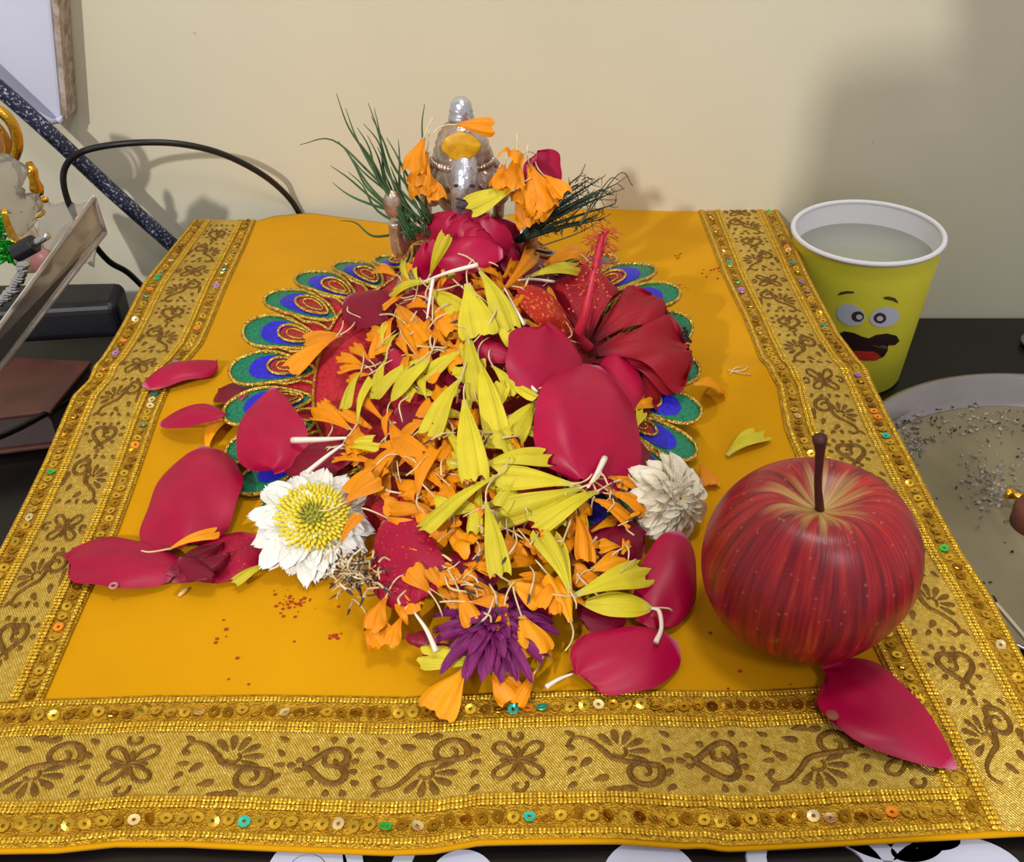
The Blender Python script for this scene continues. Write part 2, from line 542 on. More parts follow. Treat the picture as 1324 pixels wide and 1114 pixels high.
# ------------------------------------------------------------ brocade borders
def gold_mat(name, c1, c2, rough, metal, kind, scale=900, strength=0.6, dist=0.0004):
    m = bpy.data.materials.new(name); m.use_nodes = True
    nt = m.node_tree; L = nt.links.new
    b = nt.nodes['Principled BSDF']
    setin(b, 'Roughness', rough); setin(b, 'Metallic', metal)
    tc = nt.nodes.new('ShaderNodeTexCoord')
    nz = nt.nodes.new('ShaderNodeTexNoise'); nz.inputs['Scale'].default_value = scale * 0.35; nz.inputs['Detail'].default_value = 3
    L(tc.outputs['Object'], nz.inputs['Vector'])
    mr = nt.nodes.new('ShaderNodeMapRange'); mr.inputs[1].default_value = 0.35; mr.inputs[2].default_value = 0.65
    L(nz.outputs['Fac'], mr.inputs[0])
    mx = nt.nodes.new('ShaderNodeMix'); mx.data_type = 'RGBA'; mx.inputs[6].default_value = c1; mx.inputs[7].default_value = c2
    L(mr.outputs[0], mx.inputs[0]); L(mx.outputs[2], b.inputs['Base Color'])
    bp = nt.nodes.new('ShaderNodeBump'); bp.inputs['Strength'].default_value = strength; bp.inputs['Distance'].default_value = dist
    if kind == 'weave':
        mp = nt.nodes.new('ShaderNodeMapping'); mp.inputs['Rotation'].default_value = (0, 0, 0.75); mp.inputs['Scale'].default_value = (scale * 1.5, scale * 0.35, scale * 0.35)
        L(tc.outputs['Object'], mp.inputs[0])
        nw = nt.nodes.new('ShaderNodeTexNoise'); nw.inputs['Scale'].default_value = 1; nw.inputs['Detail'].default_value = 2
        L(mp.outputs[0], nw.inputs['Vector'])
        mp2 = nt.nodes.new('ShaderNodeMapping'); mp2.inputs['Rotation'].default_value = (0, 0, -0.6)
        L(tc.outputs['Object'], mp2.inputs[0])
        wv = nt.nodes.new('ShaderNodeTexWave'); wv.inputs['Scale'].default_value = 400; wv.inputs['Distortion'].default_value = 2.5; wv.inputs['Detail'].default_value = 2; wv.inputs['Detail Scale'].default_value = 2
        L(mp2.outputs[0], wv.inputs['Vector'])
        av = nt.nodes.new('ShaderNodeMath'); av.operation = 'ADD'; L(nw.outputs['Fac'], av.inputs[0]); L(wv.outputs['Fac'], av.inputs[1])
        L(av.outputs[0], bp.inputs['Height'])
        dk = nt.nodes.new('ShaderNodeMix'); dk.data_type = 'RGBA'; dk.blend_type = 'MULTIPLY'; dk.inputs[0].default_value = 1.0
        mw_ = nt.nodes.new('ShaderNodeMapRange'); mw_.inputs[1].default_value = 0.1; mw_.inputs[2].default_value = 0.5; mw_.inputs[3].default_value = 0.8; mw_.inputs[4].default_value = 1.0
        L(wv.outputs['Fac'], mw_.inputs[0]); L(mx.outputs[2], dk.inputs[6]); L(mw_.outputs[0], dk.inputs[7]); L(dk.outputs[2], b.inputs['Base Color'])
    else:
        vo = nt.nodes.new('ShaderNodeTexVoronoi'); vo.inputs['Scale'].default_value = scale
        L(tc.outputs['Object'], vo.inputs['Vector']); L(vo.outputs['Distance'], bp.inputs['Height'])
    L(bp.outputs[0], b.inputs['Normal'])
    return m
m_gold_ground = gold_mat('gold_satin_weave', S(244, 208, 98), S(220, 176, 58), 0.30, 0.38, 'weave', 1400, 0.9, 0.0004)
m_gold_motif = gold_mat('gold_embroidery', S(134, 92, 12), S(104, 68, 6), 0.5, 0.35, 'cells', 1300, 0.5, 0.0004)
m_gold_braid = gold_mat('gold_braid', S(232, 192, 60), S(200, 150, 30), 0.34, 0.7, 'cells', 1600, 0.5, 0.0003)
m_gold_edge = gold_mat('gold_edge_tape', S(208, 160, 34), S(168, 120, 18), 0.42, 0.6, 'cells', 1400, 0.8, 0.0005)
seq_mats = [mat('gold_sequin', S(226, 184, 60), 0.18, 0.9), mat('dark_gold_sequin', S(170, 120, 24), 0.22, 0.9),
            mat('green_glint_sequin', S(60, 225, 110), 0.2, 0.7), mat('violet_glint_sequin', S(200, 150, 250), 0.2, 0.7),
            mat('orange_glint_sequin', S(255, 150, 40), 0.25, 0.4), mat('teal_glint_sequin', S(70, 210, 190), 0.2, 0.7), mat('pale_sequin', S(250, 226, 170), 0.2, 0.8)]  # green, violet, orange, teal: iridescent reflections painted in as fixed sequin colours

def side_map(Lout, Linn):
    def f(u, v):                 # u = world y, v 0 outer .. 1 inner
        y = u
        x = lerp(interp(Lout, y), interp(Linn, y), v)
        return x, y
    return f
def front_map(u, v):             # u = world x, v 0 outer (front) .. 1 inner
    return u, lerp(interp(Fo, u), interp(Fi, u), v)
def surf(fm, u, v, h):
    x, y = fm(u, v)
    return (x, y, cloth_z(x, y) + h)

def relief(v):                   # ground height over v: tape, sequin channel, tape, brocade ...
    h = 0.0006
    for c in (0.03, 0.235, 0.765, 0.97):
        h += 0.0006 * math.exp(-((v - c) / 0.022) ** 2)
    return h
def strip(name, fm, u0, u1, du, bands, parent):
    objs = {}
    for bname, v0, v1, nv, m in bands:
        nu = int((u1 - u0) / du)
        v = []; f = []
        for i in range(nu + 1):
            u = u0 + (u1 - u0) * i / nu
            for k in range(nv + 1):
                w = v0 + (v1 - v0) * k / nv
                v.append(surf(fm, u, w, relief(w) + 0.00015 * noise.noise((u * 400, w * 20, 3))))
        for i in range(nu):
            for k in range(nv):
                a = i * (nv + 1) + k
                f.append((a, a + 1, a + nv + 2, a + nv + 1))
        build(bname, MB().add(v, f), m, parent)
BANDS = [('sequin_tape', -0.01, 0.25, 9, m_gold_edge), ('brocade_panel', 0.25, 0.75, 14, m_gold_ground), ('sequin_tape', 0.75, 1.01, 9, m_gold_edge)]

# --- motif vocabulary in local units: a across the band (-1..1), b along it
def spiral(cx, cy, r0, r1, a0, a1, n=26):
    return [(cx + lerp(r0, r1, i / n) * math.cos(lerp(a0, a1, i / n)), cy + lerp(r0, r1, i / n) * math.sin(lerp(a0, a1, i / n))) for i in range(n + 1)]
def rib(mb, pts, w, put, flip, off):
    """flat raised ribbon along pts; w: width (function of t or number)"""
    n = len(pts); v = []; f = []
    for i, (a, b) in enumerate(pts):
        t = i / (n - 1)
        ww = (w(t) if callable(w) else w) * 0.5
        a0, b0 = pts[max(0, i - 1)]; a1, b1 = pts[min(n - 1, i + 1)]
        dx, dy = a1 - a0, b1 - b0
        l = math.hypot(dx, dy) or 1
        nx, ny = -dy / l, dx / l
        for s, h in ((-1, 0.0), (-0.5, 0.0005), (0.5, 0.0005), (1, 0.0)):
            v.append(put(a + nx * ww * s, b + ny * ww * s, h))
    for i in range(n - 1):
        for k in range(3):
            q = i * 4 + k
            f.append((q, q + 1, q + 5, q + 4))
    mb.add(v, f)
def drop(mb, cx, cy, ang, l, w, put):
    """teardrop petal starting at (cx,cy) going along ang"""
    n = 12; ca, sa = math.cos(ang), math.sin(ang)
    v = [put(cx + ca * l * .55, cy + sa * l * .55, 0.0006)]
    for k in range(n):
        t = 2 * PI * k / n
        q = l * (0.5 - 0.5 * math.cos(t)); r = w * 0.66 * math.sin(t) * (0.35 + 0.65 * q / l)
        v.append(put(cx + ca * q - sa * r, cy + sa * q + ca * r, 0.0001))
    mb.add(v, [(0, 1 + k, 1 + (k + 1) % n) for k in range(n)])
def motif_heart(mb, put, s=1):
    pts = []
    for i in range(41):
        t = -PI + 2 * PI * i / 40
        x = 0.030 * 16 * math.sin(t) ** 3
        y = 0.032 * (13 * math.cos(t) - 5 * math.cos(2 * t) - 2 * math.cos(3 * t) - math.cos(4 * t))
        pts.append((x * s, y + 0.05))
    rib(mb, pts, 0.17, put, 1, 0)
    rib(mb, spiral(0.12 * s, 0.12, 0.04, 0.2, 0.5, 5.5, 14), 0.11, put, 1, 0)
    for i in range(16):
        t = -PI + 2 * PI * (i + 0.5) / 16
        x = 0.030 * 16 * math.sin(t) ** 3 * 1.55
        y = 0.032 * (13 * math.cos(t) - 5 * math.cos(2 * t) - 2 * math.cos(3 * t) - math.cos(4 * t)) * 1.42 + 0.07
        drop(mb, x * s * .9, y * .92, math.atan2(y - 0.05, x * s), 0.2, 0.17, put)
def motif_scroll(mb, put, s=1):
    p = spiral(0.35 * s, 0.55, 0.10, 0.42, 0.3 if s > 0 else PI - 0.3, (0.3 + 1.5 * 2 * PI * 0.85) if s > 0 else PI - 0.3 - 1.5 * 2 * PI * 0.85, 30)
    tail = [(0.05 * s, 0.05), (-0.25 * s, -0.25), (-0.55 * s, -0.55), (-0.60 * s, -0.85), (-0.35 * s, -1.0)]
    rib(mb, p, lambda t: 0.08 + 0.1 * t, put, 1, 0)
    q = [(a[0], a[1]) for a in catmull([(p[-1][0], p[-1][1])] + tail, 5)]
    rib(mb, q, lambda t: 0.17 - 0.09 * t, put, 1, 0)
    for k in range(6):
        a = PI * (0.36 + 0.17 * k)
        a = a if s > 0 else PI - a
        cx, cy = -0.18 * s, 0.10
        drop(mb, cx + 0.20 * math.cos(a), cy + 0.2 * math.sin(a), a, 0.46, 0.18, put)
    rib(mb, spiral(-0.18 * s, 0.10, 0.15, 0.15, 0.8, 4.2, 10), 0.08, put, 1, 0)
    for x, y, a in ((0.78, 0.05, 1.4), (0.62, -0.5, 1.9), (0.25, -0.75, 2.4), (0.85, -0.25, 1.5)):
        drop(mb, x * s, y, a if s > 0 else PI - a, 0.36, 0.2, put)
def motif_flower(mb, put, s=1):
    for k in range(4):
        a = PI / 4 + k * PI / 2
        pts = []
        for i in range(15):
            t = 2 * PI * i / 14
            q = 0.62 * (0.5 - 0.5 * math.cos(t)); r = 0.2 * math.sin(t) * (0.4 + q)
            pts.append((math.cos(a) * (q + .06) - math.sin(a) * r, math.sin(a) * (q + .06) + math.cos(a) * r))
        rib(mb, pts, 0.1, put, 1, 0)
        drop(mb, 0.12 * math.cos(a + PI / 4), 0.12 * math.sin(a + PI / 4), a + PI / 4, 0.28, 0.12, put)
    for sx in (-1, 1):
        rib(mb, spiral(sx * 0.72, 0.0, 0.04, 0.2, 0, 5.2 * sx, 14), 0.09, put, 1, 0)
    drop(mb, 0, -0.1, PI / 2, 0.2, 0.2, put)
def motifs(fm, u0, u1, ustart, halfw, parent):
    """repeat: heart, scroll, flower, scroll; period about 0.122 m"""
    seq = [(motif_heart, 0.0, 1), (motif_scroll, 0.0300, 1), (motif_flower, 0.0600, 1), (motif_scroll, 0.0905, -1)]
    k0 = int((u0 - ustart) / 0.122) - 1
    for k in range(k0, k0 + 12):
        for fn, off, s in seq:
            uc = ustart + k * 0.122 + off
            if uc < u0 + 0.010 or uc > u1 - 0.012:
                continue
            def put(a, b, h):
                v = 0.5 + a * 0.245
                return surf(fm, uc + b * 0.0150, v, relief(v) + 0.0001 + h)
            mb = MB(); fn(mb, put, s)
            for qa, qb, an in ((-0.82, 1.0, 0.9), (0.82, 1.0, 2.2), (0.0, 0.98, 1.57), (-0.45, 1.02, 0.6), (0.45, 1.02, 2.5)):
                drop(mb, qa, qb, an, 0.26, 0.15, put)
            build('brocade_motif', mb, m_gold_motif, parent)

# --- braid cords: short slanted beads in a row, one object per cord
def braid(fm, u0, u1, v, step, parent, r=0.0006, metre=1.0):
    mb = MB(); n = int((u1 - u0) / step)
    for i in range(n):
        u = u0 + step * i
        for sgn, dv in ((1, 0.012), (-1, -0.012)):
            p = surf(fm, u, v + dv, 0.0013)
            q = surf(fm, u + step * 0.9, v + dv * 0.2, 0.0013)
            d = Vector(q) - Vector(p); l = d.length; d.normalize()
            s = d.cross(Vector((0, 0, 1))); 
            vs = []
            for t, rr in ((0, 0.35), (0.3, 1.0), (0.7, 1.0), (1.0, 0.35)):
                c = Vector(p) + d * (t * l)
                vs += [c + s * (r * rr), c + Vector((0, 0, r * rr * 0.9)), c - s * (r * rr)]
            f = []
            for j in range(3):
                f += [(j * 3, j * 3 + 1, j * 3 + 4, j * 3 + 3), (j * 3 + 1, j * 3 + 2, j * 3 + 5, j * 3 + 4)]
            mb.add(vs, f)
    o = build('braid_cord', mb, m_gold_braid, parent)
    o['kind'] = 'stuff'
    return o

# --- sequins: small pierced discs; shared meshes
def sequin_mesh(m):
    mb = MB(); n = 10; v = []
    for rr, h in ((0.0024, 0.0), (0.0023, 0.00022), (0.0008, 0.00010), (0.0007, -0.0002)):
        for k in range(n):
            a = 2 * PI * k / n
            v.append((rr * .82 * math.cos(a), rr * .82 * math.sin(a), h))
    f = []
    for i in range(3):
        for k in range(n):
            f.append((i * n + k, i * n + (k + 1) % n, (i + 1) * n + (k + 1) % n, (i + 1) * n + k))
    me = bpy.data.meshes.new('sequin')
    me.from_pydata(v, [], f); me.materials.append(m)
    me.polygons.foreach_set('use_smooth', [False] * len(f))
    return me
seq_me = [sequin_mesh(m) for m in seq_mats]
seq_count = [0]
def sequin_row(fm, u0, u1, v, step, parent, single):
    n = int((u1 - u0) / step)
    pw = Vector((0, 0, 0)); p = parent
    while p:
        pw += p.location; p = p.parent
    mb = MB()
    for i in range(n):
        u = u0 + step * (i + 0.5)
        q = R.random()
        k = 0 if q < 0.6 else 1 if q < 0.87 else 2 + int(R.random() * 5)
        P = Vector(surf(fm, u, v + R.uniform(-0.012, 0.012), 0.0012))
        rot = (R.gauss(0, 0.22), R.gauss(0, 0.22), R.uniform(0, 6))
        if single and seq_count[0] < 290:
            seq_count[0] += 1
            o = bpy.data.objects.new('sequin', seq_me[k])
            C.objects.link(o); o.parent = parent
            o.location = P - pw; o.rotation_euler = rot
        else:
            me = seq_me[k]
            from mathutils import Euler
            E = Euler(rot).to_matrix()
            mb.add([E @ vv.co * 0.95 + P for vv in me.vertices], [tuple(pp.vertices) for pp in me.polygons], None, k)
    if mb.v:
        o = build('sequin_row', mb, seq_mats, parent, smooth=False)
        o['kind'] = 'stuff'

bf = empty('front_border', (0, 0.19, 0)); bf.parent = cloth; bf.location = Vector((0, 0.19, 0)) - cloth.location
bl = empty('side_border', (-0.2, 0.4, 0)); bl.parent = cloth; bl.location = Vector((-0.2, 0.4, 0)) - cloth.location
br = empty('side_border', (0.2, 0.4, 0)); br.parent = cloth; br.location = Vector((0.2, 0.4, 0)) - cloth.location
fmL, fmR = side_map(Lo, Li), side_map(Ro, Ri)
XF0, XF1 = interp(Lo, 0.19) + 0.003, PZ(1236, 1000, 0)[0]
yLb, yRb = interp(Bk, interp(Lo, 0.6)), interp(Bk, interp(Ro, 0.62))
yLb = fc((290, 285))[1]; yRb = fc((945, 247))[1]
yL0 = interp(Fi, -0.19) + 0.002; yR0 = interp(Fo, 0.19)
yL0 = fc((0, 908))[1]; yR0 = fc((1324, 1075))[1]
strip('front', front_map, XF0, XF1, 0.0014, BANDS, bf)
strip('left', fmL, yL0, yLb, 0.002, BANDS, bl)
strip('right', fmR, yR0, yRb, 0.002, BANDS, br)
motifs(front_map, XF0, XF1, PZ(420, 1000, 0)[0], 0.0125, bf)
motifs(fmL, yL0, yLb, fc((130, 565))[1], 0.0125, bl)
motifs(fmR, yR0, yRb, fc((1240, 865))[1], 0.0125, br)
for fm, a, b, par, st in ((front_map, XF0, XF1, bf, 0.0013), (fmL, yL0, yLb, bl, 0.0016), (fmR, yR0, yRb, br, 0.0016)):
    for v in (0.03, 0.215, 0.255, 0.745, 0.785, 0.97):
        braid(fm, a, b, v, st, par)
sequin_row(front_map, XF0, XF1, 0.12, 0.0047, bf, True)
sequin_row(front_map, XF0, XF1, 0.88, 0.0047, bf, True)
for fm, a, b, par in ((fmR, yR0, yRb, br), (fmL, yL0, yLb, bl)):
    sequin_row(fm, a, b, 0.12, 0.0050, par, True)
    sequin_row(fm, a, b, 0.88, 0.0050, par, False)
# ------------------------------------------------------------ wall fittings and left-hand clutter
YB = lambda px, py, y=WY: PY(px, py, y)
m_panel = mat('panel_white', S(206, 208, 230), 0.45, noise_amt=0.05, nscale=20)
m_panel_edge = mat('panel_edge_chipped', S(186, 174, 164), 0.8, col2=S(142, 122, 102), nscale=160, bump=0.6, bscale=200)
pn = empty('wall_board', YB(40, 100, WY - 0.02)); tag(pn, 'white laminated board with chipped brown edge fixed to the wall above the rod', 'board')
yp = WY - 0.020
poly = [YB(-60, -60, yp), YB(60, -60, yp), YB(80, 158, yp), YB(66, 159, yp), YB(28, 136, yp), YB(-60, 70, yp)]
build('board_face', prism(MB(), poly, (0, 0.017, 0)), m_panel, pn, smooth=False, mod=[BEV(0.002)])
poly = [YB(61, -60, yp), YB(70, -60, yp), YB(87, 152, yp), YB(81, 158, yp)]
build('chipped_edge', prism(MB(), poly, (0, 0.0185, 0)), m_panel_edge, pn, smooth=False)
poly = [YB(-60, 68, yp - .004), YB(28, 133, yp - .004), YB(66, 156, yp - .004), YB(80, 150, yp - .004), YB(80, 160, yp - .004), YB(62, 163, yp - .004), YB(-60, 84, yp - .004)]
build('board_lip', prism(MB(), poly, (0, 0.0038, 0)), m_panel, pn, smooth=False, mod=[BEV(0.0015)])

m_rod = mat('speckled_paint', S(34, 36, 56), 0.4, bump=0.3, bscale=500)
nt = m_rod.node_tree; _b = nt.nodes['Principled BSDF']
_v = nt.nodes.new('ShaderNodeTexNoise'); _v.inputs['Scale'].default_value = 620; _v.inputs['Detail'].default_value = 3
_tc = nt.nodes.new('ShaderNodeTexCoord'); nt.links.new(_tc.outputs['Object'], _v.inputs['Vector'])
_r = nt.nodes.new('ShaderNodeValToRGB'); _r.color_ramp.elements[0].position = 0.56; _r.color_ramp.elements[0].color = S(36, 38, 60)
_r.color_ramp.elements[1].position = 0.66; _r.color_ramp.elements[1].color = S(165, 170, 195)
nt.links.new(_v.outputs['Fac'], _r.inputs[0]); nt.links.new(_r.outputs[0], _b.inputs['Base Color'])
mb = MB(); tube(mb, [YB(-40, 80, 0.625), YB(60, 168, 0.63), YB(150, 252, 0.636), YB(238, 330, 0.642)], 0.0051, 12, 6)
tag(build('rod', mb, m_rod), 'dark blue rod with silver speckles slanting down across the wall behind the cloth', 'rod')
m_rub = mat('black_rubber', S(22, 20, 22), 0.35)
pts = [(394, 288, .6615), (374, 256, .658), (340, 226, .64), (290, 200, .63), (240, 187, .622), (190, 184, .616), (140, 188, .612), (104, 197, .606), (86, 213, .602), (82, 236, .60), (92, 270, .60), (112, 303, .60), (140, 337, .61), (165, 352, .62), (190, 376, .64)]
mb = MB(); tube(mb, [YB(*p) for p in pts], 0.0020, 10, 5)
tag(build('cable', mb, m_rub), 'black cable looping over the speckled rod and down behind the cloth', 'cable')
pts = [(-30, 575, .44), (20, 555, .445), (70, 528, .455), (120, 497, .47), (150, 470, .49)]
mb = MB(); tube(mb, [PZ(p[0], p[1], TZ + 0.05 - 0.012 * i) for i, p in enumerate(pts)], 0.0020, 10, 5)
tag(build('cable', mb, m_rub), 'black cable running low across the dark table left of the cloth', 'cable')

# black case, brown book
m_case = mat('black_case', S(24, 24, 32), 0.45, noise_amt=0.2, bump=0.15, bscale=500)
y0 = 0.47
mb = MB(); zt = TZ + 0.058
p = [PZ(-60, 405, zt), PZ(150, 393, zt), PZ(161, 362, zt), PZ(-60, 366, zt)]
prism(mb, [(q[0], q[1], TZ + 0.032) for q in p], (0, 0, zt - TZ - 0.032))
tag(build('equipment_case', mb, m_case, smooth=False, mod=[BEV(0.006, 4)]), 'glossy black case lying left of the cloth behind the clear plastic bar', 'case')
m_brown = mat('brown_leather', S(92, 52, 44), 0.4, noise_amt=0.3, nscale=40, bump=0.2, bscale=300)
bk = empty('diary', PZ(40, 500, TZ)); tag(bk, 'brown leather covered diary lying under the black case', 'book')
zt2 = TZ + 0.031
p = [PZ(-60, 545, zt2), PZ(66, 530, zt2), PZ(118, 466, zt2), PZ(-60, 458, zt2)]
build('cover', prism(MB(), [(q[0], q[1], zt2 - 0.003) for q in p], (0, 0, 0.003)), m_brown, bk, smooth=False, mod=[BEV(0.001)])
build('page_block', prism(MB(), [(q[0] - 0.003, q[1] + 0.002, zt2 - 0.024) for q in p], (0, 0, 0.0205)), mat('page_edges', S(80, 66, 66), 0.8, bump=0.5, bscale=900), bk, smooth=False)
build('cover', prism(MB(), [(q[0], q[1], zt2 - 0.0275) for q in p], (0, 0, 0.003)), m_brown, bk, smooth=False, mod=[BEV(0.001)])

# clear plastic bar standing up beside the case
m_clear = mat('scratched_clear_plastic', S(196, 184, 172), 0.16, trans=0.78, ior=1.3, noise_amt=0.1, nscale=20)
m_cloudy = mat('cloudy_plastic_edge', S(170, 158, 148), 0.3, trans=0.35, ior=1.3)
pb = empty('plastic_tray', YB(50, 380, .45)); tag(pb, 'clear plastic tray edge standing at an angle on the far left', 'tray')
q = [YB(-40, 478, .44), YB(122, 256, .53), YB(136, 300, .53), YB(-40, 528, .44)]
build('tray_wall', prism(MB(), q, (-0.002, 0.006, 0.001)), m_clear, pb, smooth=False, mod=[BEV(0.001)])
def bar(a, b, r): 
    mb = MB(); tube(mb, [a, tuple((Vector(a) + Vector(b)) / 2), b], r, 6, 2); return mb
build('tray_rim', bar(q[0], q[1], 0.0013), m_cloudy, pb); build('tray_rim', bar(q[3], q[2], 0.0016), m_cloudy, pb); build('tray_rim', bar(q[1], q[2], 0.0012), m_cloudy, pb)

# clear sleeve and small card under it
m_film = mat('clear_film', S(215, 210, 205), 0.12, trans=0.85, ior=1.15, bump=0.3, bscale=40)
mb = MB(); nx, ny = 12, 8; v = []; 
for j in range(ny + 1):
    for i in range(nx + 1):
        b = PY(lerp(50, 124, i / nx), lerp(262, 343, j / ny), 0.60 - 0.03 * j / ny)
        v.append((b[0], b[1] + 0.003 * math.sin(i * 1.3 + j), b[2]))
mb.add(v, [(j * (nx + 1) + i, j * (nx + 1) + i + 1, (j + 1) * (nx + 1) + i + 1, (j + 1) * (nx + 1) + i) for j in range(ny) for i in range(nx)])
tag(build('plastic_sleeve', mb, m_film, mod=[('SOLIDIFY', {'thickness': 0.0006})]), 'crinkled clear plastic sleeve leaning between the gold trinkets and tray', 'sleeve')

m_gold = mat('polished_gold', S(214, 160, 48), 0.25, 0.9, bump=0.4, bscale=350, bdist=0.001)
m_silver = mat('silver_metal', S(200, 198, 200), 0.2, 0.95, bump=0.4, bscale=300, bdist=0.001)
# gold arch frame, top left
fr = empty('arch_frame', YB(-5, 200, .56)); tag(fr, 'gold embossed arch frame with brown back at the far left edge', 'frame')
pts = [YB(*p, .56) for p in ((-30, 136), (-8, 140), (10, 152), (20, 170), (22, 190), (16, 208))]
build('gold_band', tube(MB(), pts, 0.0032, 10, 5), m_gold, fr)
build('gold_bead_line', tube(MB(), [(p[0] - 0.006, p[1] - 0.002, p[2] - 0.002) for p in pts], 0.0013, 6, 5), m_gold, fr)
c = YB(-22, 182, .565); mb = MB(); ellipsoid(mb, c, (0.016, 0.004, 0.016), 20, 12)
build('brown_back', mb, mat('amber_wood', S(170, 118, 66), 0.4, noise_amt=0.3, nscale=80), fr)
# small translucent figurine with gold cap
fg = empty('glass_figurine', YB(40, 290, .55)); tag(fg, 'pale translucent figurine with gold crown and gold neck ring left of the tray', 'figurine')
m_pale = mat('pale_resin', S(205, 190, 160), 0.25, trans=0.35, sss=0.3, noise_amt=0.1)
yf = 0.55
cs = YB(44, 232, yf); px1 = pxsize(cs)
build('gold_crown', lathe(MB(), [(0.0, 11 * px1 * 1.2), (0.0018, 0.010), (0.0034, 0.005), (0.0026, 0.0), (0.0040, -0.005), (0.003, -0.009), (0.0, -0.010)], cs, 16), m_gold, fg)
cs2 = YB(42, 262, yf); ellipsoid_mb = ellipsoid(MB(), cs2, (0.0058, 0.0055, 0.0062), 20, 14); build('figurine_face', ellipsoid_mb, m_pale, fg)
cs3 = YB(42, 276, yf); pts = [(cs3[0] + 0.0062 * math.cos(a), cs3[1] + 0.006 * math.sin(a), cs3[2]) for a in [i * PI / 6 for i in range(13)]]
build('gold_neck_ring', tube(MB(), pts, 0.0009, 8, 3), m_gold, fg)
cs4 = YB(34, 312, yf); build('figurine_torso', lathe(MB(), [(0.0, 0.013), (0.005, 0.0125), (0.0075, 0.006), (0.0085, -0.004), (0.0095, -0.016), (0.0, -0.017)], cs4, 20), m_pale, fg)
cs5 = YB(58, 258, yf - .004); build('gold_ear_stud', ellipsoid(MB(), cs5, (0.0022, 0.0018, 0.0019)), m_gold, fg)
# crumpled clear bag
m_bag = mat('crumpled_bag', S(206, 198, 186), 0.2, trans=0.8, ior=1.15, bump=0.8, bscale=60, bdist=0.003)
mb = MB(); ellipsoid(mb, YB(6, 256, .50), (0.0125, 0.011, 0.022), 40, 30)
mb.v = [tuple(Vector(p) * 1.0 + Vector((1, 0.6, 0.7)) * (0.006 * (noise.noise(Vector(p) * 90)) + 0.004 * noise.noise(Vector(p) * 220))) for p in mb.v]
tag(build('plastic_bag', mb, m_bag), 'crumpled clear plastic bag bundled at the left edge above the green tinsel', 'bag')
# green tinsel, gold threads
m_green = mat('green_tinsel', S(20, 170, 50), 0.2, 0.6)
mb = MB()
for i in range(220):
    a = R.uniform(0, 6.28); z = R.uniform(-1, 1)
    c = Vector(YB(4, 308, .47)); d = Vector((math.cos(a), math.sin(a), R.uniform(-.4, .4))) * 0.0055
    c = c + Vector((0, 0, z * 0.012)); w = Vector((R.uniform(-1, 1), R.uniform(-1, 1), R.uniform(-1, 1))) * 0.0006
    mb.add([c + w, c + d + w, c + d - w, c - w], [(0, 1, 2, 3)])
tag(build('green_tinsel', mb, m_green, smooth=False), 'shiny green tinsel tuft at the left edge below the crumpled bag', 'tinsel', kind='stuff')
mb = MB()
for i in range(6):
    tube(mb, [YB(2 + i, 270, .468), YB(8 + 2 * i, 298, .466), YB(16 + 3 * i, 312 + i, .465), YB(32 + i, 306 + 3 * i, .465)], 0.0003, 5, 4)
tag(build('gold_threads', mb, m_gold), 'loose gold threads spilling past the green tinsel', 'threads', kind='stuff')
# black plug with silver tip
pg = empty('plug', YB(40, 320, .45)); tag(pg, 'small black plug with silver metal pin lying beside the gold threads', 'plug')
a, b = Vector(YB(20, 328, .452)), Vector(YB(45, 314, .452)); 
build('plug_body', tube(MB(), [a, (a + b) / 2, b], 0.0046, 8, 2), m_case, pg, smooth=False, mod=[BEV(0.0006)])
d = (b - a).normalized(); build('metal_pin', tube(MB(), [b - d * .001, b + d * 0.004, b + d * 0.0085], 0.0018, 12, 3), m_silver, pg)
# silver foil chain
mb = MB()
pts = [YB(-20, 396, .46), YB(0, 388, .46), YB(16, 374, .46), (YB(25, 358, .46)), YB(29, 340, .46)]
cc = catmull(pts, 9)
for i, q in enumerate(cc):
    ellipsoid(mb, (q[0] + R.uniform(-.001, .001), q[1], q[2] + R.uniform(-.001, .001)), (0.0026, 0.0018, 0.0022), 6, 4)
tag(build('silver_chain', mb, m_silver, smooth=False), 'crumpled silver beaded chain under the black plug', 'chain')
mb = ellipsoid(MB(), YB(58, 340, .52), (0.008, 0.005, 0.009), 20, 12)
tag(build('pink_bead', mb, mat('pink_stone', S(176, 116, 110), 0.4, trans=0.2, noise_amt=0.2)), 'dull pink stone behind the silver plug pin', 'stone')

# ------------------------------------------------------------ paper cup
cup = empty('paper_cup', (0, 0, 0))
cz = TZ
bc = PZ(1112, 474, cz); CX, CY = bc[0], bc[1]
rimp = PY(1120, 299, CY)
HC = rimp[2] - cz; RT = 203 / 2 * pxsize(rimp) * 0.955 - 0.0015; RB = RT * 0.80
CX = rimp[0] + 0.0045
cup.location = (CX, CY, cz)
tag(cup, 'yellow-green paper cup of water with a printed goofy face beside the cloth', 'cup')
m_cup = mat('cup_yellow_print', S(224, 214, 60), 0.45, spec=0.4)
m_cupw = mat('cup_white_paper', S(236, 234, 240), 0.6)
build('cup_wall', lathe(MB(), [(RB, 0.0015), (RB + 0.0003, 0.0), (RB + .0006, 0.001), (RT, HC - 0.002), (RT - 0.0008, HC)], (CX, CY, cz), 64), m_cup, cup)
build('cup_lining', lathe(MB(), [(0.0, 0.006), (RB - 0.002, 0.006), (RT - 0.0012, HC - 0.001)], (CX, CY, cz), 64), m_cupw, cup)
tor = [(RT + 0.0016 * math.cos(a), HC + 0.0016 * math.sin(a)) for a in [i * 2 * PI / 12 for i in range(13)]]
build('rolled_rim', lathe(MB(), tor, (CX, CY, cz), 72), m_cupw, cup)
hw = HC * 0.86; rw = lerp(RB, RT, 0.86) - 0.0014
m_water = mat('water', S(232, 236, 226), 0.02, trans=1.0, ior=1.33)
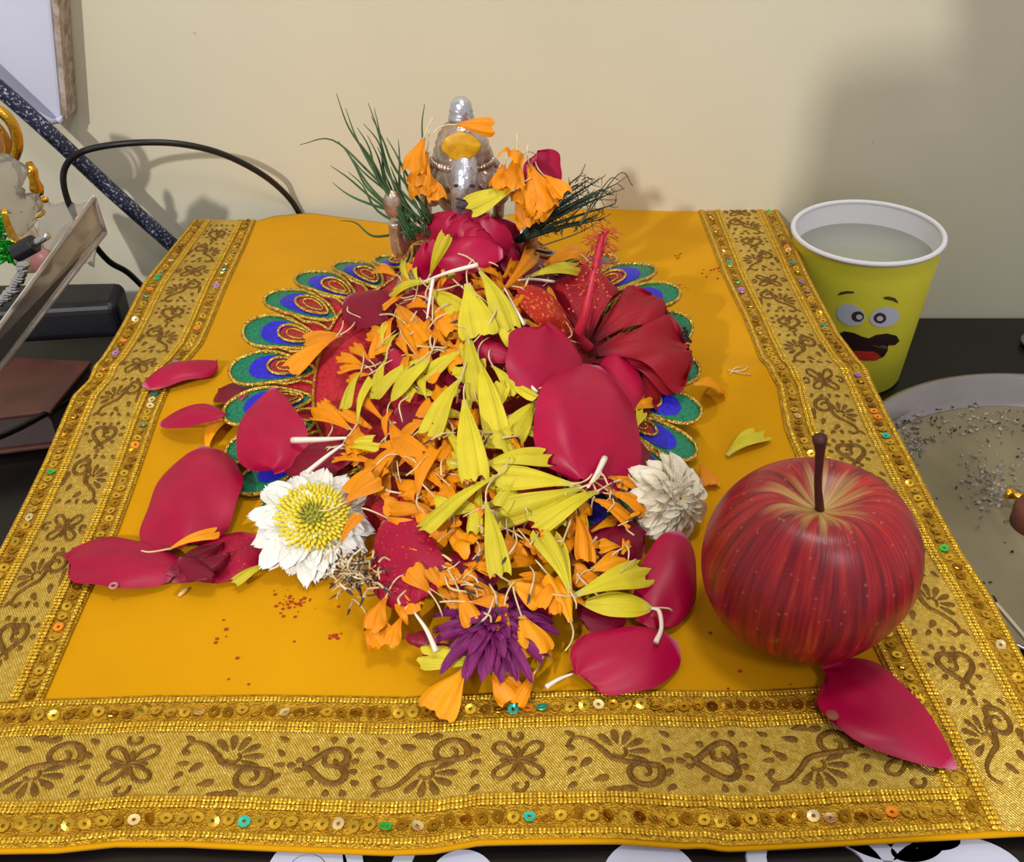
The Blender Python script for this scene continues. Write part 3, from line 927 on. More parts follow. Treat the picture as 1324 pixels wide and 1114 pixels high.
build('water', lathe(MB(), [(0, hw - 0.008), (rw - 0.0012, hw - 0.008), (rw, hw), (0, hw)], (CX, CY, cz), 64), mat('cloudy_water', S(196, 200, 182), 0.05, trans=0.35, ior=1.33), cup)
# printed face: thin raised prints conforming to the cone, placed by angle and height
def cone_pt(a, h, off=0.0002):
    r = lerp(RB, RT, h / HC) + off + 0.0006
    return (CX + r * math.sin(a), CY - r * math.cos(a), cz + h)
def px_to_cone(px, py):
    d = ray(px, py); o = Vector((0, 0, CH)); t = 0.3
    while t < 1:
        x, y, z = d[0] * t, d[1] * t, CH + d[2] * t
        lx, lz = x - CX, z - cz                  # undo the cup's slight lean
        x = CX + lx * math.cos(0.035) + lz * math.sin(0.035); h = -lx * math.sin(0.035) + lz * math.cos(0.035)
        if math.hypot(x - CX, y - CY) < lerp(RB, RT, h / HC):
            return math.atan2(x - CX, -(y - CY)), h
        t += 0.0005
    return 0, HC / 2
def print_poly(name, pts, m, off):
    n = len(pts); ah = [px_to_cone(*p) for p in pts]
    ca = sum(a for a, h in ah) / n; ch = sum(h for a, h in ah) / n
    mb = MB(); v = [cone_pt(ca, ch, off)]
    for q in (0.34, 0.67, 1.0):
        for a, h in ah:
            v.append(cone_pt(lerp(ca, a, q), lerp(ch, h, q), off))
    f = [(0, 1 + (k + 1) % n, 1 + k) for k in range(n)]
    for r_ in range(2):
        for k in range(n):
            a = 1 + r_ * n + k; b = 1 + r_ * n + (k + 1) % n
            f.append((a, b, b + n, a + n))
    mb.add(v, f)
    build(name, mb, m, cup)
def ell(cx, cy, rx, ry, rot=0, n=24):
    return [(cx + rx * math.cos(t) * math.cos(rot) - ry * math.sin(t) * math.sin(rot), cy + rx * math.cos(t) * math.sin(rot) + ry * math.sin(t) * math.cos(rot)) for t in [2 * PI * i / n for i in range(n)]]
mw = mat('print_white', S(214, 218, 236), 0.5); md = mat('print_dark', S(48, 26, 24), 0.5); mr_ = mat('print_red', S(196, 52, 38), 0.5); mbr = mat('print_brown', S(84, 46, 48), 0.5)
mo = mat('print_olive', S(84, 74, 20), 0.5)
print_poly('printed_eye', ell(1100, 406, 18.5, 13.5, 0.35), mw, 0.0002)
print_poly('printed_eye', ell(1143, 409, 19.0, 12.8, -0.2), mw, 0.0002)
print_poly('printed_pupil', ell(1109, 408, 8, 6.8), mbr, 0.0003); print_poly('printed_pupil', ell(1137, 410, 8, 6.8), mbr, 0.0003)
print_poly('printed_glint', ell(1111, 408.5, 4, 3.3), mw, 0.0004); print_poly('printed_glint', ell(1137, 410.5, 4, 3.3), mw, 0.0004)
print_poly('printed_brow', [(1083, 381), (1087, 377), (1095, 375), (1104, 376), (1105, 378), (1095, 378.5), (1088, 380)], mo, 0.0002)
print_poly('printed_brow', [(1142, 383), (1148, 382), (1156, 384), (1160, 389), (1160, 391), (1153, 387.5), (1143, 386)], mo, 0.0002)
print_poly('printed_mouth', [(1084, 431), (1092, 427), (1104, 429), (1115, 434), (1123, 436), (1132, 432), (1146, 430), (1158, 433), (1162, 440), (1156, 445), (1147, 444), (1147, 452), (1142, 460), (1131, 465), (1116, 465), (1104, 460), (1097, 452), (1098, 444), (1089, 440)], md, 0.0002)
print_poly('printed_tongue', [(1099, 454), (1106, 452), (1118, 453), (1128, 453), (1134, 456), (1138, 461), (1131, 465), (1116, 465), (1105, 461)], mr_, 0.0003)

cup.rotation_euler = (0, -0.035, 0)

# ------------------------------------------------------------ steel plate with murky water and ash
plate = empty('steel_plate', (0, 0, 0))
PCX, PCY, PR = 0.298, 0.418, 0.123
zr = TZ + 0.028
pt = PZ(1290, 483, zr); pb_ = PZ(1324, 838, zr)
PCX = pt[0] + 0.002
PR = ((pt[1] - pb_[1]) ** 2 + (PCX - pb_[0]) ** 2) / (2 * (pt[1] - pb_[1]))
PCY = pt[1] - PR
plate.location = (PCX, PCY, TZ)
tag(plate, 'shallow steel plate holding murky ash water on the table at the right edge', 'plate')
m_steel = mat('brushed_steel', S(178, 170, 168), 0.22, 0.95, noise_amt=0.15, nscale=12, bump=0.08, bscale=200)
PH = 0.028
build('plate_dish', lathe(MB(), [(0, 0.0), (PR - 0.022, 0.0), (PR - 0.012, 0.003), (PR - 0.004, 0.014), (PR - 0.001, PH - 0.002), (PR + 0.001, PH), (PR - 0.0005, PH + 0.0006), (PR - 0.003, PH - 0.001), (PR - 0.0055, 0.014), (PR - 0.013, 0.0045), (PR - 0.022, 0.0016), (0, 0.0016)], (PCX, PCY, TZ), 96), m_steel, plate)
m_murk = mat('murky_water', S(150, 140, 112), 0.12, trans=0.12, ior=1.33, col2=S(128, 118, 92), nscale=16)
zw = TZ + 0.0105
build('murky_water', lathe(MB(), [(0, 0.0017), (PR - 0.018, 0.0035), (PR - 0.0095, 0.0100), (PR - 0.011, 0.0105), (0, 0.0105)], (PCX, PCY, TZ), 96), m_murk, plate)
m_ash = mat('wet_ash', S(178, 170, 156), 0.7, col2=S(110, 100, 84), nscale=260, bump=0.5, bscale=500)
mb = MB()
def flake(mb, px, py, s, z=zw, f=0.5):
    c = PZ(px, py, z + R.uniform(0, 0.0012)); n = R.randint(5, 7); a0 = R.uniform(0, 6.28)
    v = []
    for h in (0, R.uniform(0.0004, 0.0012)):
        for k in range(n):
            a = a0 + 2 * PI * k / n; rr = s * (0.6 + 0.5 * math.sin(k * 2.4 + a0)) if h == 0 else s * (0.5 + 0.5 * math.sin(k * 2.4 + a0)) 
            rr = max(rr, s * .3)
            v.append((c[0] + rr * math.cos(a), c[1] + rr * f * math.sin(a), c[2] + h + 0.0006 * math.sin(a * 2 + a0)))
    mb.add(v, [tuple(range(n, 2 * n))] + [(i, (i + 1) % n, (i + 1) % n + n, i + n) for i in range(n)])
for i in range(300):
    q = R.random()
    if q < 0.5: px, py = R.gauss(1285, 22), R.gauss(620, 22)
    elif q < 0.75: px, py = R.gauss(1180, 10), R.gauss(575, 12)
    else: px, py = R.uniform(1165, 1324), R.gauss(545, 12)
    if px < 1150: continue
    flake(mb, px, py, R.uniform(0.0006, 0.0026), f=0.7)
ash = build('ash_flakes', mb, m_ash, plate, smooth=False); ash['kind'] = 'stuff'
mb = MB()
for i in range(60):
    flake(mb, R.uniform(1170, 1324), R.gauss(548, 14) if R.random() < .7 else R.uniform(560, 760), R.uniform(0.0005, 0.0016), f=0.5)
da = build('dark_sediment', mb, mat('dark_sediment', S(70, 58, 40), 0.6), plate, smooth=False); da['kind'] = 'stuff'
# brass burner piece and brown holder at the frame edge, burnt match
bz = zw + 0.004
a, b = Vector(PZ(1300, 636, bz + 0.004)), Vector(PZ(1322, 643, bz + 0.004))
hb = empty('incense_holder', PZ(1325, 660, zw)); tag(hb, 'brown incense holder with a brass pin half out of frame in the ash water', 'incense holder')
build('brass_pin', tube(MB(), [a, lerp(a, b, .25), lerp(a, b, .5), lerp(a, b, 0.75), b], [0.0032, 0.0036, 0.0024, 0.0022, 0.0024], 14, 4), m_gold, hb)
c = PZ(1340, 668, zw + 0.006)
build('holder_block', lathe(MB(), [(0, -0.006), (0.012, -0.006), (0.0125, 0.004), (0.011, 0.008), (0, 0.008)], c, 28), mat('red_clay', S(110, 62, 46), 0.6, noise_amt=0.2), hb)
mt = empty('burnt_match', PZ(1300, 805, zr)); tag(mt, 'pale matchstick with burnt black head resting on the plate rim', 'matchstick')
a, b = Vector(PZ(1282, 774, zr - 0.004)), Vector(PZ(1345, 848, zr + 0.0035))
build('match_stick', tube(MB(), [a, (a + b) / 2, b], 0.0012, 4, 2), mat('match_wood', S(206, 190, 164), 0.7), mt, smooth=False)
build('match_head', tube(MB(), [a - (b - a) * 0.04, a, a + (b - a) * 0.09], [0.0011, 0.0019, 0.0013], 8, 3), mat('charred', S(26, 22, 20), 0.9), mt)
# small grey lid behind the plate
lid = empty('steel_pot_cover', PZ(1330, 446, TZ)); tag(lid, 'small grey steel lid at the right edge behind the plate', 'lid')
build('lid_disc', lathe(MB(), [(0, 0.0), (0.012, 0.0), (0.014, 0.003), (0.0135, 0.0045), (0.0, 0.007)], PZ(1345, 448, TZ), 32), m_steel, lid)
build('lid_knob', lathe(MB(), [(0, 0.0), (0.003, 0.0), (0.002, 0.002), (0.0035, 0.004), (0.0, 0.006)], PZ(1345, 448, TZ + .0065)[:2] + (TZ + 0.0065,), 16), m_steel, lid)

# ------------------------------------------------------------ apple
ac = PZ(1049, 716, 0.036)
AR = 142 * pxsize(ac) * 0.965
ac = (ac[0], ac[1] + 0.001, AR * 0.90)
apple = empty('apple', (ac[0], ac[1], 0)); tag(apple, 'large red striped apple with brown stem standing on the yellow cloth', 'apple')
def apple_mat():
    m = bpy.data.materials.new('apple_skin'); m.use_nodes = True
    nt = m.node_tree; L = nt.links.new; b = nt.nodes['Principled BSDF']
    setin(b, 'Roughness', 0.36); setin(b, 'Subsurface Weight', 0.08); setin(b, 'Subsurface Scale', 0.003); setin(b, 'Specular IOR Level', 0.5)
    uv = nt.nodes.new('ShaderNodeUVMap'); sp = nt.nodes.new('ShaderNodeSeparateXYZ'); L(uv.outputs[0], sp.inputs[0])
    tc = nt.nodes.new('ShaderNodeTexCoord')
    ob = nt.nodes.new('ShaderNodeSeparateXYZ'); L(tc.outputs['Object'], ob.inputs[0])
    at = nt.nodes.new('ShaderNodeMath'); at.operation = 'ARCTAN2'; L(ob.outputs[1], at.inputs[0]); L(ob.outputs[0], at.inputs[1])
    def cs(op):
        n = nt.nodes.new('ShaderNodeMath'); n.operation = op; L(at.outputs[0], n.inputs[0]); return n.outputs[0]
    def streak(scale, along, detail=3):
        cb = nt.nodes.new('ShaderNodeCombineXYZ')
        for k, s in enumerate((cs('COSINE'), cs('SINE'), sp.outputs[1])):
            n = nt.nodes.new('ShaderNodeMath'); n.operation = 'MULTIPLY'; n.inputs[1].default_value = scale if k < 2 else along
            L(s, n.inputs[0]); L(n.outputs[0], cb.inputs[k])
        nz = nt.nodes.new('ShaderNodeTexNoise'); nz.inputs['Scale'].default_value = 1; nz.inputs['Detail'].default_value = detail
        L(cb.outputs[0], nz.inputs['Vector']); return nz.outputs['Fac']
    s0 = streak(3.0, 0.8, 3); s1 = streak(9, 2.6, 4); s2 = streak(26, 5, 3)
    r1 = nt.nodes.new('ShaderNodeValToRGB'); e = r1.color_ramp.elements
    e[0].position = 0.34; e[0].color = S(86, 8, 22); e[1].position = 0.72; e[1].color = S(204, 84, 44)
    n = r1.color_ramp.elements.new(0.5); n.color = S(148, 16, 32)
    n = r1.color_ramp.elements.new(0.6); n.color = S(176, 34, 34)
    mixv = nt.nodes.new('ShaderNodeMix'); mixv.inputs[0].default_value = 0.45; L(s1, mixv.inputs[2]); L(s2, mixv.inputs[3]); L(mixv.outputs[0], r1.inputs[0])
    # yellow-green blush in and around the stem dimple
    top = nt.nodes.new('ShaderNodeMapRange'); top.inputs[1].default_value = 0.165; top.inputs[2].default_value = 0.03
    ad = nt.nodes.new('ShaderNodeMath'); ad.operation = 'MULTIPLY_ADD'; ad.inputs[1].default_value = 0.62; ad.inputs[2].default_value = -0.285
    mixd = nt.nodes.new('ShaderNodeMix'); mixd.inputs[0].default_value = 0.35; L(s0, mixd.inputs[2]); L(s1, mixd.inputs[3]); L(mixd.outputs[0], ad.inputs[0])
    ad2 = nt.nodes.new('ShaderNodeMath'); ad2.operation = 'ADD'; L(sp.outputs[1], ad2.inputs[0]); L(ad.outputs[0], ad2.inputs[1])
    L(ad2.outputs[0], top.inputs[0])
    mx = nt.nodes.new('ShaderNodeMix'); mx.data_type = 'RGBA'; L(top.outputs[0], mx.inputs[0]); L(r1.outputs[0], mx.inputs[6]); mx.inputs[7].default_value = S(202, 166, 96)
    # pale specks
    vo = nt.nodes.new('ShaderNodeTexVoronoi'); vo.inputs['Scale'].default_value = 260; L(tc.outputs['Object'], vo.inputs['Vector'])
    mr = nt.nodes.new('ShaderNodeMapRange'); mr.inputs[1].default_value = 0.17; mr.inputs[2].default_value = 0.10; mr.inputs[4].default_value = 0.3; L(vo.outputs['Distance'], mr.inputs[0])
    m2 = nt.nodes.new('ShaderNodeMix'); m2.data_type = 'RGBA'; L(mr.outputs[0], m2.inputs[0]); L(mx.outputs[2], m2.inputs[6]); m2.inputs[7].default_value = S(214, 130, 84)
    L(m2.outputs[2], b.inputs['Base Color'])
    bp = nt.nodes.new('ShaderNodeBump'); bp.inputs['Strength'].default_value = 0.12; bp.inputs['Distance'].default_value = 0.001; L(s2, bp.inputs['Height']); L(bp.outputs[0], b.inputs['Normal'])
    return m
v = []; uv = []; NA, NR = 96, 64
tl = Vector((0.06, -0.0, 1)).normalized()
for i in range(NR + 1):
    ph = PI * i / NR
    for k in range(NA):
        a = 2 * PI * k / NA
        r = AR * math.sin(ph) * (1.0 + 0.055 * math.cos(ph)) 
        z = AR * (1.06 if ph < PI / 2 else 0.95) * math.cos(ph)
        dt = math.exp(-(math.sin(ph) / 0.36) ** 2)
        if ph < PI / 2: z -= AR * 0.36 * dt
        else: z += AR * 0.16 * dt
        lob = 1 + 0.022 * math.cos(5 * a + 0.8) * (1 - math.cos(ph)) * 0.5 + 0.012 * math.cos(2 * a)
        rr = r * lob * (1 - 0.10 * sst((-math.cos(ph)) / 1.0))
        x, y = rr * math.cos(a), rr * math.sin(a)
        z += 0.05 * x * math.sin(ph)
        v.append((ac[0] + x, ac[1] + y, ac[2] + z)); uv.append((k / NA, i / NR))
zmin = min(p[2] for p in v); v = [(p[0], p[1], p[2] - zmin + cloth_z(ac[0], ac[1]) + 0.0002) for p in v]
f = [(i * NA + k, (i + 1) * NA + k, (i + 1) * NA + (k + 1) % NA, i * NA + (k + 1) % NA) for i in range(NR) for k in range(NA)]
build('apple_flesh', MB().add(v, f, uv), apple_mat(), apple, origin=(ac[0], ac[1], 0))
ztop = v[0][2]
sb = Vector((ac[0], ac[1], ztop - 0.001))
st = Vector(PY(1060, 566, ac[1] - 0.004))
build('apple_stem', tube(MB(), [sb, sb * .6 + st * .4 + Vector((-.0006, 0, 0)), sb * .2 + st * .8, st], [0.0016, 0.0013, 0.0015, 0.0024], 10, 5), mat('stem_brown', S(82, 34, 34), 0.5, noise_amt=0.3, nscale=300, bump=0.4, bscale=600), apple)

# ------------------------------------------------------------ photographer's phone and hand (behind the camera, they shade the right of the wall)
m_skin = mat('skin', S(176, 124, 92), 0.55, sss=0.1, noise_amt=0.08)
from mathutils import Matrix
ph = empty('phone', (-0.046, -0.045, 0.372)); ph.rotation_euler = (math.radians(-54 + 90), 0, 0); ph.rotation_euler = (math.radians(54 - 90), 0, 0)
tag(ph, 'black smartphone held up behind the viewpoint', 'phone')
def pbox(name, a, b, m, y0, y1, bev):
    mb = box(MB(), (a[0], y0, a[1]), (b[0], y1, b[1]))
    o = build(name, mb, m, None, smooth=False, origin=(0, 0, 0), mod=[BEV(bev, 3)]); o.parent = ph; o.location = (0, 0, 0)
pbox('phone_body', (-0.078, -0.037), (0.082, 0.118), m_case, -0.004, 0.004, 0.003)
pbox('phone_screen', (-0.073, -0.032), (0.077, 0.113), m_rub, -0.0046, -0.0041, 0.0002)
mb = MB()
tube(mb, [(-0.02, -0.46, -0.10), (-0.09, -0.28, 0.08), (-0.155, -0.12, 0.295), (-0.162, -0.085, 0.345)], [0.046, 0.040, 0.028, 0.027], 16, 6)
ellipsoid(mb, (-0.154, -0.070, 0.375), (0.028, 0.030, 0.044), 20, 14)
for k, (zz, xx) in enumerate(((0.352, .050), (0.372, .060), (0.392, 0.058), (0.411, 0.044))):
    tube(mb, [(-0.172, -0.055, zz), (-0.176, -0.025, zz + .004), (-0.162, -0.012, zz + .010), (-0.162 + xx, -0.016, zz + 0.016)], [0.0095, 0.009, 0.0085, 0.007], 10, 4)
tube(mb, [(-0.150, -0.085, 0.370), (-0.135, -0.078, 0.395), (-0.112, -0.066, 0.415)], [0.013, 0.0115, 0.009], 12, 4)
tag(build('person', mb, m_skin, mod=[('REMESH', {'mode': 'VOXEL', 'voxel_size': 0.003, 'use_smooth_shade': True})]), 'left forearm and hand of the person holding the phone', 'person')
# ------------------------------------------------------------ red velvet skirt with peacock border, spread under the idol
skirt = empty('idol_skirt', (SKX, SKY, 0)); tag(skirt, 'red velvet idol skirt with blue and green peacock feather scallops, spread under the petals', 'skirt')
m_velvet = mat('red_velvet', S(196, 12, 40), 0.7, col2=S(150, 6, 24), nscale=700, bump=0.5, bscale=900, sheen=0.6)
NA, NRR = 120, 36
v = []; f = []
RV = 0.80
for i in range(NRR + 1):
    q = RV * i / NRR
    for k in range(NA):
        th = 2 * PI * k / NA
        x = SKX + q * sk_R(th) * math.cos(th); y = SKY + q * sk_R(th) * math.sin(th)
        v.append((x, y, cloth_z(x, y) + skirt_z(x, y)[0]))
for k in range(NA):      # side of the padding down to the cloth
    x, y, _ = v[NRR * NA + k]
    v.append((x, y, cloth_z(x, y) + 0.0012))
for i in range(NRR + 1):
    for k in range(NA):
        f.append((i * NA + k, (i + 1) * NA + k, (i + 1) * NA + (k + 1) % NA, i * NA + (k + 1) % NA))
f.append(tuple((NRR + 1) * NA + k for k in range(NA)))
build('velvet_panel', MB().add(v, f), m_velvet, skirt)
m_thr_g = gold_mat('zari_cord', S(232, 196, 96), S(186, 140, 40), 0.3, 0.8, 'cells', 1500, 0.9, 0.0005)
def thread_mat(name, c1, c2):
    m = mat(name, c1, 0.42, col2=c2, nscale=900, bump=0.9, bscale=1500, bdist=0.0004)
    return m
m_fg = thread_mat('green_thread', S(8, 128, 92), S(4, 92, 62)); m_fb = thread_mat('blue_thread', S(40, 26, 214), S(24, 14, 150)); m_fr = thread_mat('red_thread', S(170, 30, 26), S(110, 14, 14))
def sk_pt(th, q, h):
    r = sk_R(th) * q
    x = SKX + r * math.cos(th); y = SKY + r * math.sin(th)
    return (x, y, cloth_z(x, y) + skirt_z(x, y)[0] + h)
# scallop in local (s around, q outward)
def lobe(cq0, cq1, w, n=22, point=0.0):
    out = []
    for i in range(n):
        t = 2 * PI * i / n
        q = cq0 + (cq1 - cq0) * (0.5 - 0.5 * math.cos(t))
        u = (q - cq0) / (cq1 - cq0)
        out.append((w * math.sin(t) * (0.45 + 0.65 * u), q))
    return out
NSC = 30
for k in range(NSC):
    th0 = 2 * PI * (k + 0.5) / NSC
    skew = 0.0
    if 236 < math.degrees(th0) < 302: continue
    def fp(s, q, h):
        return sk_pt(th0 + s / max(q, 0.5) + skew * (q - 0.8), q, h)
    def patch(poly, h):
        c = (sum(p[0] for p in poly) / len(poly), sum(p[1] for p in poly) / len(poly))
        v = [fp(c[0], c[1], h + 0.0004)] + [fp(lerp(c[0], p[0], .55), lerp(c[1], p[1], .55), h + 0.0004) for p in poly] + [fp(p[0], p[1], h) for p in poly]
        n = len(poly)
        f = [(0, 1 + i, 1 + (i + 1) % n) for i in range(n)] + [(1 + i, 1 + n + i, 1 + n + (i + 1) % n, 1 + (i + 1) % n) for i in range(n)]
        return MB().add(v, f)
    og = lobe(0.63, 0.995, 0.092)
    mbf = patch(og, 0.0010)
    n0 = len(mbf.v)
    bot = [(p[0], p[1], max(p[2] - 0.0016, cloth_z(p[0], p[1]) + .0006)) for p in mbf.v[1 + 22:1 + 44]]
    mbf.add(bot + mbf.v[1 + 22:1 + 44], [(i, (i + 1) % 22, 22 + (i + 1) % 22, 22 + i) for i in range(22)])
    fe = build('feather_scallop', mbf, m_fg, skirt)
    build('blue_patch', patch(lobe(0.66, 0.915, 0.068), 0.0016), m_fb, fe)
    build('red_eye', patch(lobe(0.67, 0.82, 0.043), 0.0022), m_fr, fe)
    def cord(poly, h, r, m, closed=True):
        pts = [fp(p[0], p[1], h) for p in poly]
        if closed: pts.append(pts[0])
        return build('gold_cord', tube(MB(), pts, r, 5, 2), m, fe)
    cord(lobe(0.63, 1.0, 0.096, 20), 0.0014, 0.0010, m_thr_g)
    cord(lobe(0.665, 0.83, 0.047, 12), 0.0026, 0.0007, m_thr_g)
    cord(lobe(0.69, 0.79, 0.025, 10), 0.0028, 0.0005, m_thr_g)
    cord([(0.068, 0.62), (0.060, 0.68), (0.082, 0.74), (0.078, 0.80), (0.093, 0.86)], 0.0022, 0.0008, m_thr_g, False)
pts = [sk_pt(2 * PI * i / 90, 0.625, 0.0012) for i in range(91)]
build('gold_braid_ring', tube(MB(), pts, 0.0008, 5, 1), m_thr_g, skirt)

# ------------------------------------------------------------ silver idol
IY = 0.452
def ip(px, py, dy=0.0):
    return Vector(PY(px, py, IY + dy))
idol = empty('silver_idol', (ip(600, 330)[0], IY, 0.04)); tag(idol, 'silver elephant-headed deity idol with tall crown standing behind the red rose', 'idol')
m_idol = mat('antique_silver', S(222, 206, 192), 0.28, 0.8, col2=S(170, 138, 118), nscale=110, bump=0.5, bscale=420, bdist=0.0010)
m_bright = mat('bright_silver', S(205, 205, 212), 0.24, 0.85, bump=0.6, bscale=420, bdist=0.0008)
u = pxsize(ip(600, 250))                       # metres per pixel at the idol
mb = MB()
hd = ip(600, 240)
ellipsoid(mb, hd, (u * 40, u * 34, u * 44), 28, 20)
ellipsoid(mb, ip(603, 206, .002), (u * 36, u * 30, u * 30), 24, 16)
for sx in (-1, 1):                              # ears
    ellipsoid(mb, hd + Vector((sx * u * 42, u * 6, -u * 2)), (u * 20, u * 8, u * 30), 18, 14)
    ellipsoid(mb, hd + Vector((sx * u * 15, -u * 30, u * 10)), (u * 6, u * 5, u * 5), 12, 8)     # brow / eye mound
ellipsoid(mb, ip(600, 320, .008), (u * 58, u * 34, u * 60), 24, 18)           # torso
for sx in (-1, 1):
    tube(mb, [ip(600 + sx * 46, 292, .006), ip(600 + sx * 74, 306, .0), ip(600 + sx * 84, 322, -.008), ip(600 + sx * 90, 286, -.012)], [u * 15, u * 12, u * 10, u * 9], 12, 5)
    ellipsoid(mb, ip(600 + sx * 92, 264, -.013), (u * 13, u * 9, u * 20), 14, 10)                 # raised palms
    tube(mb, [ip(600 + sx * 40, 352, 0), ip(600 + sx * 70, 372, -.018), ip(600 + sx * 20, 384, -.024)], [u * 22, u * 20, u * 14], 12, 4)    # folded legs
build('idol_body', mb, m_idol, idol, mod=[('REMESH', {'mode': 'VOXEL', 'voxel_size': 0.0009, 'use_smooth_shade': True}), ('SMOOTH', {'factor': 0.6, 'iterations': 3})])
# trunk with carved lines, bright and rubbed
mb = MB(); tr = [ip(600, 200, -.003), ip(600, 212, -.0105), ip(600, 236, -.0150), ip(599, 256, -.0160), ip(599, 280, -.0150), ip(606, 300, -.014), ip(622, 306, -.014)]
tube(mb, tr, [u * 14, u * 17, u * 18, u * 16, u * 13, u * 11, u * 8], 18, 6)
build('trunk', mb, m_bright, idol)
m_dark = mat('dark_engraving', S(48, 40, 44), 0.7)
for py in (257, 267, 277):
    build('carved_line', tube(MB(), [ip(590, py, -.0215), ip(599, py + 1.5, -.0226), ip(609, py, -.0212)], u * 1.3, 6, 4), m_dark, idol)
for px in (590, 610):
    build('eye', ellipsoid(MB(), ip(px, 240, -.0205), (u * 4, u * 2, u * 2.2), 12, 8), m_dark, idol)
ear = [ip(625, 222, -.0125), ip(630, 226, -.013), ip(631, 238, -.013), ip(625, 244, -.012), ip(620, 238, -.0125)]
build('ear_fold', tube(MB(), ear, u * 2.4, 8, 4), m_idol, idol)
# crown
c0 = ip(598, 204, .001); top = ip(598, 127, .001); hgt = top[2] - c0[2]
prof = [(36, 0.0), (38, .05), (36.5, .09), (37, .15), (34, .21), (34, .28), (31, .34), (30, .42), (26, .47), (23, .55), (18, .60), (15, .64), (15.5, .70), (13.5, .74), (14, .79), (13, .84), (11.5, .87), (11.5, .92), (7, .975), (0, 1.0)]
build('crown', lathe(MB(), [(r * u, z * hgt) for r, z in prof], c0, 40), m_idol, idol)
build('crown_finial', lathe(MB(), [(0, .60 * hgt), (16 * u, .62 * hgt), (16.5 * u, .70 * hgt), (14.5 * u, .74 * hgt), (15 * u, .80 * hgt), (13.5 * u, .85 * hgt), (12.5 * u, .93 * hgt), (8 * u, 1.0 * hgt), (0, 1.02 * hgt)], c0, 32), m_bright, idol)
mb = MB()
for k in range(26):
    a = PI + PI * k / 25
    ellipsoid(mb, (c0[0] + 39 * u * math.cos(a), c0[1] + 37 * u * math.sin(a), c0[2] - 0.0008), (u * 3.0, u * 3, u * 4.6), 8, 6)
build('crown_bead_band', mb, m_idol, idol)
for sx in (-1, 1):
    mb = MB(); tube(mb, [ip(598 + sx * 37, 205, .002), ip(598 + sx * 43, 216, .003), ip(598 + sx * 47, 250, .006), ip(598 + sx * 46, 290, .010)], [u * 5, u * 7, u * 8, u * 7], 10, 5)
    build('hair_lock', mb, m_idol, idol)
# pedestal
build('pedestal', lathe(MB(), [(0, -0.006), (u * 84, -0.006), (u * 88, -0.003), (u * 80, 0.002), (u * 86, 0.005), (0, 0.006)], ip(600, 352, .0), 40, squash=0.62), m_idol, idol)
# turmeric paste on the forehead
mb = MB(); pp = ip(596, 190, -.0135)
ellipsoid(mb, pp, (u * 24, u * 4.5, u * 17), 28, 18)
mb.v = [(q[0] + .0006 * noise.noise(Vector(q) * 300), q[1] + 0.0010 * noise.noise(Vector(q) * 260), q[2] + 0.0014 * noise.noise(Vector(q) * 170)) for q in mb.v]
tag(build('turmeric_paste', mb, mat('turmeric_paste', S(224, 172, 22), 0.55, col2=S(196, 140, 14), nscale=200, bump=0.5, bscale=400)), 'dab of yellow turmeric paste smeared on the idol forehead', 'paste')

# ------------------------------------------------------------ petals
m_rose = petal_mat('rose_petal', S(176, 2, 62), S(168, 0, 56), S(212, 120, 160), 0.42, 5, 0.12, 0.07, 0.06, 0.10)
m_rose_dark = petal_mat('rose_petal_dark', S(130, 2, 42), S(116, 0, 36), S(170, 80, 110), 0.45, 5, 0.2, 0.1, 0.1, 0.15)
m_rose_dust = petal_mat('rose_petal_dusted', S(164, 2, 52), S(156, 0, 48), S(180, 60, 90), 0.5, 5, 0.15, 0.1, 0.1, 0.1, spots=(S(206, 110, 40), 1100, 0.67))
m_yel = petal_mat('yellow_marigold', S(216, 200, 40), S(208, 190, 46), S(214, 204, 110), 0.5, 9, 1.0, 0.2, 0.06, 0.16)
m_ora = petal_mat('orange_marigold', S(232, 138, 0), S(234, 144, 0), S(206, 130, 40), 0.5, 9, 0.9, 0.15, 0.05, 0.16)
m_oray = petal_mat('amber_marigold', S(240, 158, 4), S(240, 152, 2), S(226, 170, 60), 0.5, 9, 0.9, 0.15, 0.05, 0.12)
m_style = mat('pale_style', S(226, 206, 164), 0.6, col2=S(196, 172, 120), nscale=200)
m_style_tip = mat('style_dark_tip', S(70, 56, 60), 0.7)
m_hib = petal_mat('hibiscus_petal', S(154, 8, 34), S(142, 6, 28), S(50, 2, 14), 0.55, 16, 1.0, 0.35, 0.12, 0.08)
m_hib_o = petal_mat('hibiscus_petal_dusted', S(186, 40, 30), S(176, 40, 26), S(100, 8, 16), 0.55, 16, 1.0, 0.35, 0.12, 0.08, spots=(S(220, 120, 40), 500, 0.58))

